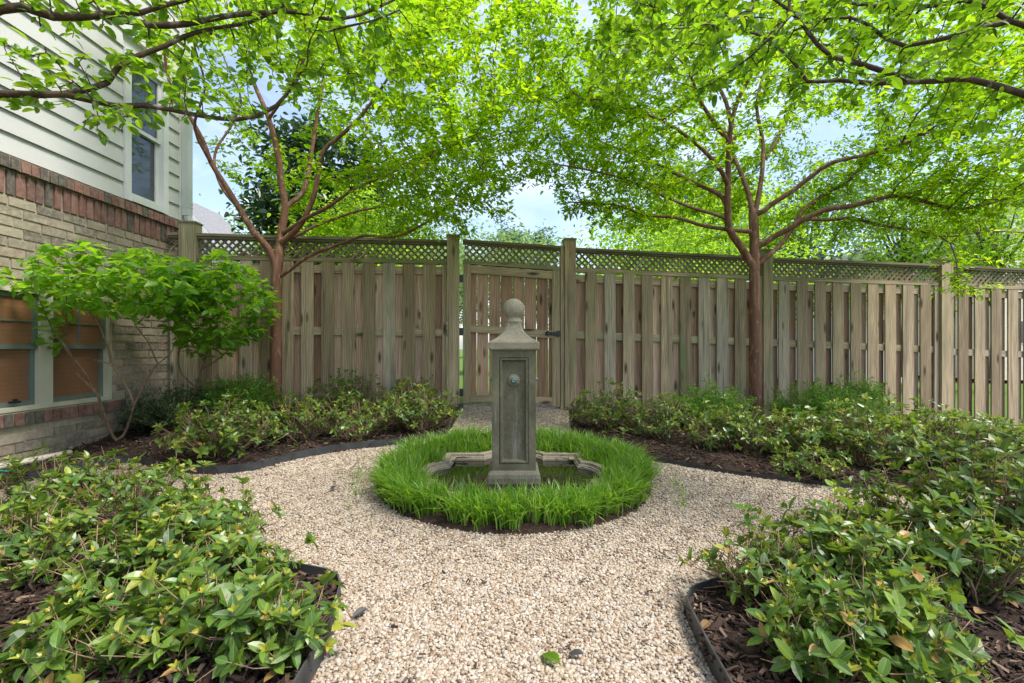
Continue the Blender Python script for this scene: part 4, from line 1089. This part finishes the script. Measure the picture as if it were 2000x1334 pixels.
tree('garden_shrub', 'tall bare-stemmed shrub with bright leafy top in front of the basement window', 'shrub', v0, limbs, av, .055, .7, .08, MAT['twig'], MAT['viburnum'], .085, 3, .0018, 2.4, 'tall shrubs by the house', sides=5, hi=True, thr=2.4, droop=.25)
v1 = np.array([-3.15, 4.75, float(g(-3.15, 4.75)) + .02])
limbs = [([v1, P(385, 760, 4.7), P(400, 700, 4.65)], .016, .010),
         (L_([(400, 700), (420, 650), (430, 600), (440, 560)], 4.65, 4.5), .010, .005),
         (L_([(385, 760), (350, 720), (355, 650), (370, 580), (380, 530)], 4.7, 4.75), .010, .005),
         (L_([(398, 720), (440, 690), (470, 650), (490, 610)], 4.66, 4.6), .008, .004),
         (L_([(375, 790), (390, 730), (410, 690), (445, 640)], 4.7, 4.3), .008, .004)]
def envV2(a):
    X, Y, Z = a[:, 0], a[:, 1], a[:, 2]
    q = ((X + 2.82) / .53) ** 2 + ((Y - 4.55) / .55) ** 2 + ((Z - 1.44) / .52) ** 2
    return q < 1
av = clumps(105, 15, ([-3.4, 3.9, .8], [-2.2, 5.15, 2.0], envV2), (.11, .11, .08))
tree('garden_shrub', 'dense bright green rounded shrub on thin stems in the fence corner', 'shrub', v1, limbs, av, .055, .7, .08, MAT['twig'], MAT['viburnum'], .085, 3, .0018, 2.4, 'tall shrubs by the house', sides=5, hi=True, thr=2.4, droop=.25)

# ------------------------------------------------------------------ low shrubs
def shrub(label, x, y, wpx, hpx, kind='azalea', nst=46, leafL=.06, hi=True, group=None, dens=1.0, open_=0.0):
    b = px2ground(x, y); s = F / b[1]
    r = wpx / s / 2; h = hpx / s * (1.12 if kind != 'azalea' else 1.03 if group in (GN, GE) else .80 if group == GS else .86)
    org = np.array([b[0], b[1], b[2] + .03]); leafL = leafL * (.82 if kind == 'azalea' else 1); nst = int(nst * (1.25 if kind == 'azalea' else 1.7))
    nm = {'azalea': 'low_shrub', 'fine': 'fine_leaved_shrub', 'finedark': 'fine_leaved_shrub'}[kind]
    root = thing(nm, tuple(org), label, 'shrub', group)
    n = nst; az = R.uniform(0, 2 * np.pi, n); rho = np.sqrt(R.random(n)) * r * R.uniform(.8, 1.1, n)
    th = h * (1 - .55 * (rho / r) ** 2) * (R.uniform(.55, 1.08, n) if kind == 'azalea' else R.uniform(.45, 1.0, n))
    tip = np.c_[rho * np.cos(az), rho * np.sin(az) , th]
    base = np.c_[tip[:, :2] * .16 + R.normal(0, .03, (n, 2)), np.zeros(n) - .02]
    mid = base * .55 + tip * .45; mid[:, 2] = th * .35; mid += R.normal(0, .025, (n, 3))
    m = 7; t = np.linspace(0, 1, m)[None, :, None]
    path = base[:, None] * (1 - t) ** 2 + 2 * mid[:, None] * t * (1 - t) + tip[:, None] * t * t
    path = path + R.normal(0, .006, path.shape) + org
    pos = path.reshape(-1, 3); par = np.arange(n * m) - 1; par[::m] = -1
    rad = np.tile(np.linspace(.0048, .0019, m), n) * R.uniform(.8, 1.25, n).repeat(m)
    # side twigs
    k = 3 if kind == 'azalea' else 4
    sp, spar, srad, stips, sdirs = [], [], [], [], []
    base_i = len(pos)
    ii = np.repeat(np.arange(n), k); jj = R.integers(2, m - 1, n * k)
    st = path[ii, jj]; dr = nrm(path[ii, jj + 1] - path[ii, jj])
    dv = nrm(dr + R.normal(0, .75, (n * k, 3)) + [0, 0, .25]); ln = R.uniform(.06, .17, n * k) * (1.0 if kind == 'azalea' else .9)
    p1 = st + dv * (ln * .5)[:, None] + R.normal(0, .006, st.shape); p2 = st + dv * ln[:, None] + [0, 0, .01]
    q = np.stack([p1, p2], 1).reshape(-1, 3)
    qpar = np.empty(len(q), int); qpar[0::2] = ii * m + jj; qpar[1::2] = base_i + np.arange(n * k) * 2
    pos = np.vstack([pos, q]); par = np.concatenate([par, qpar]); rad = np.concatenate([rad, np.tile([.0017, .0012], n * k)])
    mb = MB(); skeleton(mb, pos, par, rad, 4); mb.build('stems', MAT['twig'], root, tuple(org), smooth=True)
    tips = np.vstack([path[:, -1], p2]); tdir = nrm(np.vstack([path[:, -1] - path[:, -2], p2 - p1]))
    lm = MB()
    if kind == 'azalea':
        ok = R.random(len(tips)) > (.75 if group in (GN, GE) else 1.0) * np.where(np.arange(len(tips)) < n, .24, .52) + open_ * .35; T = tips[ok]; TD = tdir[ok]; nt_ = len(T)
        # rosettes: mature leaves ring the tip, small yellow-green ones at the centre
        nl = int(round(5.4 * dens)); tone0 = np.clip(R.normal(.42, .2, nt_), 0, .85)
        sz = R.uniform(.75, 1.2, nt_)
        ph = R.uniform(0, 6.28, nt_)
        e1 = nrm(np.cross(TD, [.31, .22, .93])); e2 = np.cross(TD, e1)
        for i in range(nl):
            a = ph + i * 2.4 + R.normal(0, .25, nt_)
            el = R.uniform(-.05, .8, nt_)
            ax = np.cos(a)[:, None] * e1 + np.sin(a)[:, None] * e2
            D = ax * np.cos(el)[:, None] + TD * np.sin(el)[:, None] + np.array([0, 0, .12])
            N = TD * np.cos(el)[:, None] - ax * np.sin(el)[:, None] + [0, 0, .5] + R.normal(0, .28, (nt_, 3))
            L = leafL * sz * R.uniform(.65, 1.15, nt_)
            tn = np.clip(tone0 + R.normal(0, .14, nt_), 0, .9); tn = np.where(R.random(nt_) < .02, 1.0, tn)
            leaves(lm, T - TD * R.uniform(0, .03, nt_)[:, None], D, N, L, L * R.uniform(.38, .54, nt_), hi, np.c_[tn, R.random(nt_), R.random(nt_)], R.uniform(.4, 1.8, nt_))
        yk = R.random(nt_) < .6
        for i in range(4):
            a = ph[yk] + i * 1.57; n2_ = yk.sum()
            ax = np.cos(a)[:, None] * e1[yk] + np.sin(a)[:, None] * e2[yk]
            D = ax * .5 + TD[yk] * .9; L = leafL * R.uniform(.3, .55, n2_)
            leaves(lm, T[yk], D, TD[yk] - ax * .4 + R.normal(0, .2, (n2_, 3)), L, L * .42, hi, np.c_[R.uniform(.86, .965, n2_), R.random(n2_), R.random(n2_)])
        # leaves down the stems
        for f_ in (.55, .7, .82):
            pp = path[:, int(f_ * (m - 1))]; dv = nrm(path[:, -1] - path[:, 0]); n3 = len(pp)
            D = R.normal(0, 1, (n3, 3)) * [1, 1, .35] + dv * .4
            L = leafL * R.uniform(.6, 1.05, n3)
            leaves(lm, pp, D, np.array([0, 0, 1.]) + R.normal(0, .5, (n3, 3)), L, L * .46, hi, np.c_[R.uniform(0, .6, n3), R.random(n3), R.random(n3)])
    else:
        allp = np.vstack([path[:, 3:].reshape(-1, 3), p1, p2]); n3 = len(allp)
        for i in range(int(7 * dens)):
            pp = allp + R.normal(0, .016, (n3, 3))
            D = R.normal(0, 1, (n3, 3)) * [1, 1, .6] + [0, 0, .3]
            L = leafL * R.uniform(.6, 1.2, n3)
            leaves(lm, pp, D, np.array([0, 0, 1.]) + R.normal(0, .6, (n3, 3)), L, L * .45, False, np.c_[np.clip(R.normal(.5, .25, n3) + .3 * (pp[:, 2:3].ravel() - org[2]) / h - .1, 0, 1), R.random(n3), R.random(n3)])
    lm.build('crown', MAT[kind], root, tuple(org))
    return root

GN = 'low shrubs of the bed under the left tree'; GE = 'low shrubs of the bed under the right tree'; GS = 'near shrubs in the lower left'; GT = 'near shrubs in the lower right'
for a in [
    ('pale green low shrub at the front of the left bed by the edging curve', 435, 897, 235, 110, 'azalea', 60, .065),
    ('sparse brownish low shrub right of the tan tree trunk', 590, 868, 150, 85, 'azalea', 34, .055),
    ('low shrub with mixed pale leaves midway along the left bed edge', 700, 862, 150, 82, 'azalea', 44, .055),
    ('dense low shrub at the left side of the gate path', 822, 848, 165, 98, 'azalea', 60, .055),
    ('bushy bright shrub against the fence right of the tan trunk', 675, 812, 175, 84, 'azalea', 52, .052),
    ('low shrub against the fence just left of the gate post', 800, 806, 140, 60, 'azalea', 40, .052),
    ('small low shrub tucked at the foot of the tan trunk', 520, 872, 110, 60, 'azalea', 30, .055)]:
    shrub(*a, hi=True, group=GN)
for a in [
    ('fine-leaved dark shrub between the fence corner and the tan trunk', 470, 812, 170, 72, 'fine', 60, .031),
    ('fine-leaved dark mound near the stems of the window shrub', 355, 842, 190, 80, 'finedark', 66, .026),
    ('small dark fine-leaved plant close to the brick wall', 290, 842, 100, 46, 'finedark', 32, .026)]:
    shrub(*a, group=GN)
for a in [
    ('low shrub at the right side of the gate path', 1185, 842, 160, 92, 'azalea', 54, .055),
    ('wide low shrub between gate path and reddish trunk', 1290, 862, 190, 90, 'azalea', 60, .055),
    ('low pale-leaved shrub in front of the reddish trunk', 1420, 884, 190, 92, 'azalea', 58, .055),
    ('low shrub in front of the fine-leaved mound right of the trunk', 1560, 905, 190, 100, 'azalea', 56, .058),
    ('broad shrub with some dead brown leaves mid right bed', 1690, 915, 230, 125, 'azalea', 70, .062),
    ('low shrub below the mossy fence post on the right', 1800, 880, 190, 92, 'azalea', 56, .058),
    ('large-leaved shrub in front of the pale right fence boards', 1880, 925, 220, 110, 'azalea', 64, .064),
    ('shrub at the far right end of the bed before the fence', 1965, 895, 140, 70, 'azalea', 40, .06)]:
    shrub(*a, hi=True, group=GE)
for a in [
    ('small low plant by the right edging strip', 1612, 946, 75, 40, 'azalea', 12, .05),
    ('tiny plant left of the small one on the right bed edge', 1540, 930, 60, 36, 'azalea', 10, .05)]:
    shrub(*a, hi=True, group=GE)
for a in [
    ('fine-leaved green mound left of the reddish trunk', 1385, 842, 190, 84, 'fine', 70, .031),
    ('fine-leaved tall green mound right of the reddish trunk', 1600, 850, 230, 92, 'fine', 86, .031),
    ('fine-leaved shrub with a tall tuft against the right fence', 1672, 838, 150, 100, 'fine', 60, .031)]:
    shrub(*a, group=GE)
for a in [
    ('near shrub at the left edge below the drain pipe', 110, 1015, 280, 130, 'azalea', 46, .062),
    ('near shrub with glossy leaves topping the lower left mass', 265, 1030, 270, 135, 'azalea', 52, .062),
    ('near dark-leaved shrub at the left edge above the bare mulch', 60, 1110, 250, 120, 'azalea', 40, .062),
    ('near shrub bordering the gravel on the left', 395, 1100, 230, 120, 'azalea', 42, .064),
    ('twiggy near shrub in the middle of the lower left mass', 260, 1175, 270, 130, 'azalea', 44, .064),
    ('near shrub reaching over the gravel by the rusty edging', 455, 1180, 225, 125, 'azalea', 42, .066),
    ('near large-leaved shrub beside the rusty edging corner', 525, 1315, 205, 150, 'azalea', 36, .07),
    ('near large-leaved shrub at the bottom centre of the lower left mass', 390, 1300, 260, 150, 'azalea', 40, .07),
    ('small sprig with broad leaves standing in the bare mulch on the left', 75, 1165, 100, 70, 'azalea', 9, .06),
    ('near shrub at the bottom left corner', 170, 1345, 260, 130, 'azalea', 34, .07)]:
    shrub(*a, hi=True, group=GS)
for a in [
    ('near tall shrub at the right edge over the side path', 1925, 1105, 300, 285, 'azalea', 66, .07),
    ('near shrub hiding the far side path on the right', 1770, 1110, 260, 165, 'azalea', 52, .066),
    ('near twiggy shrub leaning over the gravel on the right', 1640, 1160, 250, 170, 'azalea', 48, .066),
    ('near open shrub with bare twigs beside the rounded edging corner', 1478, 1182, 215, 170, 'azalea', 40, .055),
    ('near dense shrub in the middle of the lower right bed', 1680, 1235, 270, 170, 'azalea', 50, .068),
    ('near thick-stemmed shrub at the right edge above the bare mulch', 1890, 1190, 230, 180, 'azalea', 38, .066),
    ('near reddish-tipped shrub at the bottom of the right bed', 1600, 1350, 230, 150, 'azalea', 40, .066),
    ('near broad-leaved shrub at the bottom right before the mulch', 1760, 1345, 230, 160, 'azalea', 34, .07)]:
    shrub(*a, hi=True, group=GT, open_=.55 if 'bare twigs' in a[0] else 0)

# fallen leaves on the gravel and mulch
for (x, y, L, mt, lab) in [(655, 957, .05, 'darkleaf', 'dark dead leaf on the gravel left of the grass ring'), (716, 1202, .055, 'darkleaf', 'dark curled leaf on the gravel near the rusty edging'),
                           (1092, 1312, .075, 'viburnum', 'green fallen leaf on the gravel at the bottom'), (688, 997, .03, 'viburnum', 'tiny green leaf on gravel left of the grass ring'),
                           (1905, 1238, .06, 'deadleaf', 'tan dead leaf on the bare mulch at the right'), (1955, 1205, .05, 'deadleaf', 'pale dead leaf on mulch at the right edge'),
                           (1385, 1255, .05, 'deadleaf', 'pale narrow leaf on mulch inside the rounded edging'), (1140, 1292, .045, 'darkleaf', 'small dark leaf scrap on gravel at the bottom')]:
    b = px2ground(x, y); b[2] += .022 if mt in ('darkleaf', 'viburnum') else .065
    mb = MB(); an = R.uniform(0, 6.28)
    leaves(mb, np.array([b]), np.array([[math.cos(an), math.sin(an), .05]]), np.array([[.1, -.2, 1.]]), L, L * .5, True, cup=1.5)
    tag(mb.build('fallen_leaf', MAT[mt], origin=tuple(b)), lab, 'leaf', 'fallen leaves')

# ------------------------------------------------------------------ beyond the fence
def bgtree(name, label, x, y, z, h, rx, rz, leafmat, leafL, n_cl, per, trunk_r=.12, cz=None, sig=.35, group='trees beyond the fence', ry=None, low=.0):
    ry = ry or rx
    cz = cz if cz is not None else h - rz
    root = thing(name, (x, y, z), label, 'tree', group)
    mb = MB()
    q = [np.array([x, y, z - .1]), np.array([x + .05, y, z + h * .3]), np.array([x - .05, y + .05, z + h * .6]), np.array([x, y, z + h * .85])]
    tube(mb, q, [trunk_r, trunk_r * .75, trunk_r * .45, trunk_r * .15], 7, .4)
    c = R.normal(0, 1, (n_cl * 3, 3)); c = nrm(c) * (R.random(len(c)) ** .4)[:, None]
    c = c[c[:, 2] > -.85 + low][:n_cl]
    cc = c * [rx, ry, rz] * R.uniform(.8, 1.08, (len(c), 1)) + [x, y, z + cz]
    for p in cc[::max(1, len(cc) // 26)]:
        t = R.uniform(.35, .7); s = np.array([x, y, z + h * t * .8])
        tube(mb, [s, (s + p) / 2 + [0, 0, -.1 * rz], p], [trunk_r * .35, trunk_r * .2, trunk_r * .06], 5, .5)
    mb.build('trunk', MAT['bgbark'], root, (x, y, z), smooth=True)
    lm = MB(); m = len(cc) * per
    ctone = R.normal(0, .18, len(cc))
    p = np.repeat(cc, per, 0) + R.normal(0, 1, (m, 3)) * [sig, sig, sig * .6]
    D = R.normal(0, 1, (m, 3)) * [1, 1, .5] - [0, 0, .25]
    L = leafL * R.uniform(.6, 1.25, m)
    leaves(lm, p, D, np.array([0, 0, 1.]) + R.normal(0, .6, (m, 3)), L, L * .5, False, np.c_[np.clip(R.normal(.5, .2, m) + np.repeat(ctone, per), 0, 1), R.random(m), R.random(m)])
    lm.build('crown', leafmat, root, (x, y, z))
gz = -.2
bgtree('magnolia_tree', 'dark glossy evergreen tree standing behind the fence at the left', -4.2, 10.5, gz, 6.5, 1.75, 3.0, MAT['magnolia'], .18, 190, 70, .12, sig=.26)
bgtree('maple_tree', 'bright yellow-green tree in front of the dark evergreen behind the fence', -2.9, 9.0, gz, 4.6, 1.2, 1.7, MAT['bright'], .10, 100, 60, .07, sig=.25)
bgtree('maple_tree', 'bright green tree left of the dark evergreen beyond the fence', -5.9, 12.5, gz, 5.2, 1.2, 1.7, MAT['bright'], .12, 60, 50, .09, sig=.3)
bgtree('birch_tree', 'airy pale tree above the neighbour roof beyond the house corner', -12.0, 24, gz, 10.5, 2.2, 3.6, MAT['pale'], .2, 85, 40, .18, sig=.5)
bgtree('maple_tree', 'light green tree low behind the left fence run near the gate', -2.6, 16, gz, 6.1, 2.2, 2.2, MAT['pale'], .16, 90, 50, .12, sig=.42)
bgtree('maple_tree', 'pale rounded tree seen just over the gate lattice', .0, 22, gz, 6.7, 2.4, 2.2, MAT['pale'], .2, 90, 50, .14, sig=.5)
bgtree('poplar_tree', 'tall far blue-green tree in the gap over the gate', -.2, 62, gz, 19.5, 2.6, 7.5, MAT['far'], .5, 110, 45, .35, sig=.8)
bgtree('poplar_tree', 'tall far blue-green tree right of its twin over the gate', 4.4, 66, gz, 19, 2.5, 7.5, MAT['far'], .5, 100, 45, .35, sig=.8)
bgtree('poplar_tree', 'far hazy tree low behind the left fence run', -8.5, 58, gz, 14, 4.5, 5, MAT['far'], .5, 110, 45, .35, sig=1.0)
bgtree('maple_tree', 'sunlit yellow-green tree just right of the gate beyond the fence', 3.3, 11.5, gz, 4.9, 2.0, 1.7, MAT['bright'], .11, 150, 65, .08, sig=.3)
bgtree('maple_tree', 'bright green tree behind the reddish trunk beyond the fence', 6.2, 13.5, gz, 6.2, 2.4, 2.5, MAT['bright'], .13, 170, 65, .10, sig=.36)
bgtree('oak_tree', 'blue-green tree with grey trunks between the reddish trunk and the low roof', 11.4, 18.5, gz, 9, 3.0, 3.6, MAT['far'], .2, 150, 45, .2, sig=.5)
bgtree('oak_tree', 'green tree over the low garage roof on the right', 17.5, 21, gz, 10, 3.2, 4.0, MAT['bright'], .2, 150, 45, .2, sig=.55)
bgtree('oak_tree', 'broad tall tree far behind the right myrtle crown', 13, 34, gz, 16, 5.5, 6.5, MAT['far'], .34, 170, 45, .3, sig=.9)
bgtree('oak_tree', 'tall spreading tree far beyond the left myrtle crown', -9, 30, gz, 12.5, 4.0, 5.0, MAT['pale'], .3, 130, 45, .3, sig=.8)

bgtree('oak_tree', 'leafy tree in front of the cream house beyond the right fence run', 20.0, 19.5, gz, 9.5, 2.8, 3.6, MAT['bright'], .18, 140, 50, .2, sig=.5)
def gable_house(name, label, cx, cy, hw, dep, ze, zr, wallm, side_eave=.25):
    root = thing(name, (cx, cy, gz), label, 'house', 'neighbouring houses'); O = (cx, cy, gz)
    mb = MB(); x0, x1, y0, y1 = cx - hw, cx + hw, cy, cy + dep
    V = np.array([[x0, y0, gz - .5], [x1, y0, gz - .5], [x1, y0, ze], [cx, y0, zr - .08], [x0, y0, ze], [x0, y1, gz - .5], [x1, y1, gz - .5], [x1, y1, ze], [cx, y1, zr - .08], [x0, y1, ze]])
    mb.add(V, [np.array([[0, 1, 2, 3, 4], [9, 8, 7, 6, 5]]), np.array([[1, 6, 7, 2], [5, 0, 4, 9]])]); mb.build('wall', wallm, root, O)
    mb = MB(); sl = (zr - ze) / hw; e = side_eave
    for sg in (-1, 1):
        xe = cx + sg * (hw + e); zz = ze - sl * e
        V = np.array([[cx, y0 - .3, zr], [xe, y0 - .3, zz], [xe, y1 + .3, zz], [cx, y1 + .3, zr]]); V = np.vstack([V, V + [0, 0, .12]])
        mb.add(V, BOXF)
    mb.build('roof', MAT['roof'], root, O)
    mb = MB()
    for sg in (-1, 1):
        xe = cx + sg * (hw + e); zz = ze - sl * e
        V = np.array([[cx, y0 - .34, zr - .16], [xe, y0 - .34, zz - .16], [xe, y0 - .31, zz - .16], [cx, y0 - .31, zr - .16], [cx, y0 - .34, zr + .10], [xe, y0 - .34, zz + .10], [xe, y0 - .31, zz + .10], [cx, y0 - .31, zr + .10]])
        mb.add(V, BOXF)
    mb.build('fascia', MAT['trim'], root, O)
    for wx in (-.45, .45):
        mb = MB(); box(mb, cx + wx * hw - .45, cx + wx * hw + .45, y0 - .02, y0 + .05, 1.2, 2.5); w_ = mb.build('window', MAT['trim'], root, O)
        mb = MB(); box(mb, cx + wx * hw - .38, cx + wx * hw + .38, y0 - .03, y0 - .015, 1.28, 2.42); mb.build('pane', MAT['glass'], w_, O)
gable_house('neighbour_house', 'grey-roofed neighbour house beyond the corner of the brick house', -12.7, 18, 3.0, 2.2, 3.3, 6.7, MAT['trim'])
gable_house('neighbour_garage', 'low pale building with grey roof over the right fence run', 17.6, 23.5, 2.6, 6, 4.2, 5.9, MAT['trim'])
gable_house('neighbour_house', 'tall cream house beyond the far right of the fence', 29.0, 25, 3.6, 8, 6.8, 9.5, MAT['cream'])

# ------------------------------------------------------------------ sky, sun, camera
SUN_EL, SUN_AZ = math.radians(60), math.radians(118)      # azimuth from +Y towards +X
w = bpy.data.worlds.new('World'); sc.world = w; w.use_nodes = True
nt = w.node_tree; nt.nodes.clear()
sky = nd(nt, 'ShaderNodeTexSky', sky_type='NISHITA', sun_disc=False, sun_elevation=SUN_EL, sun_rotation=SUN_AZ, dust_density=1.6, air_density=1.0, ozone_density=1.5)
tc = nd(nt, 'ShaderNodeTexCoord').outputs['Generated']
cl = noise(nt, vmul(nt, tc, (1.0, 1.0, 2.2)), 2.3, 7, .6, .5)
cf = ramp(nt, cl, [(.44, .10), (.74, .62)])
col = mixc(nt, sep(nt, cf)[0], sky.outputs[0], (5.4, 5.7, 6.3, 1))
bg = nd(nt, 'ShaderNodeBackground', {'Color': col, 'Strength': .10})
nt.links.new(bg.outputs[0], nd(nt, 'ShaderNodeOutputWorld').inputs[0])
sl = bpy.data.lights.new('sun', 'SUN'); sl.energy = 2.3; sl.angle = math.radians(18); sl.color = (1, .955, .88)
so = bpy.data.objects.new('sun', sl); COL.objects.link(so)
from mathutils import Vector
dirv = Vector((math.sin(SUN_AZ) * math.cos(SUN_EL), math.cos(SUN_AZ) * math.cos(SUN_EL), math.sin(SUN_EL)))
so.rotation_euler = dirv.to_track_quat('Z', 'Y').to_euler(); so.location = (0, 0, 12)

cam = bpy.data.cameras.new('camera'); co_ = bpy.data.objects.new('camera', cam); COL.objects.link(co_)
cam.sensor_width = 36; cam.lens = F / 2000 * 36; cam.shift_y = (HZ - 667) / 2000
co_.location = (0, 0, CAMZ); co_.rotation_euler = (math.radians(90), 0, 0)
cam.clip_end = 1500; cam.clip_start = .05
sc.camera = co_
sc.view_settings.view_transform = 'Standard'; sc.view_settings.look = 'None'
sc.view_settings.exposure = 1.62; sc.view_settings.gamma = 1
cy_ = sc.cycles
cy_.max_bounces = 8; cy_.diffuse_bounces = 5; cy_.transmission_bounces = 6; cy_.glossy_bounces = 3
cy_.use_denoising = True; cy_.sample_clamp_indirect = 6
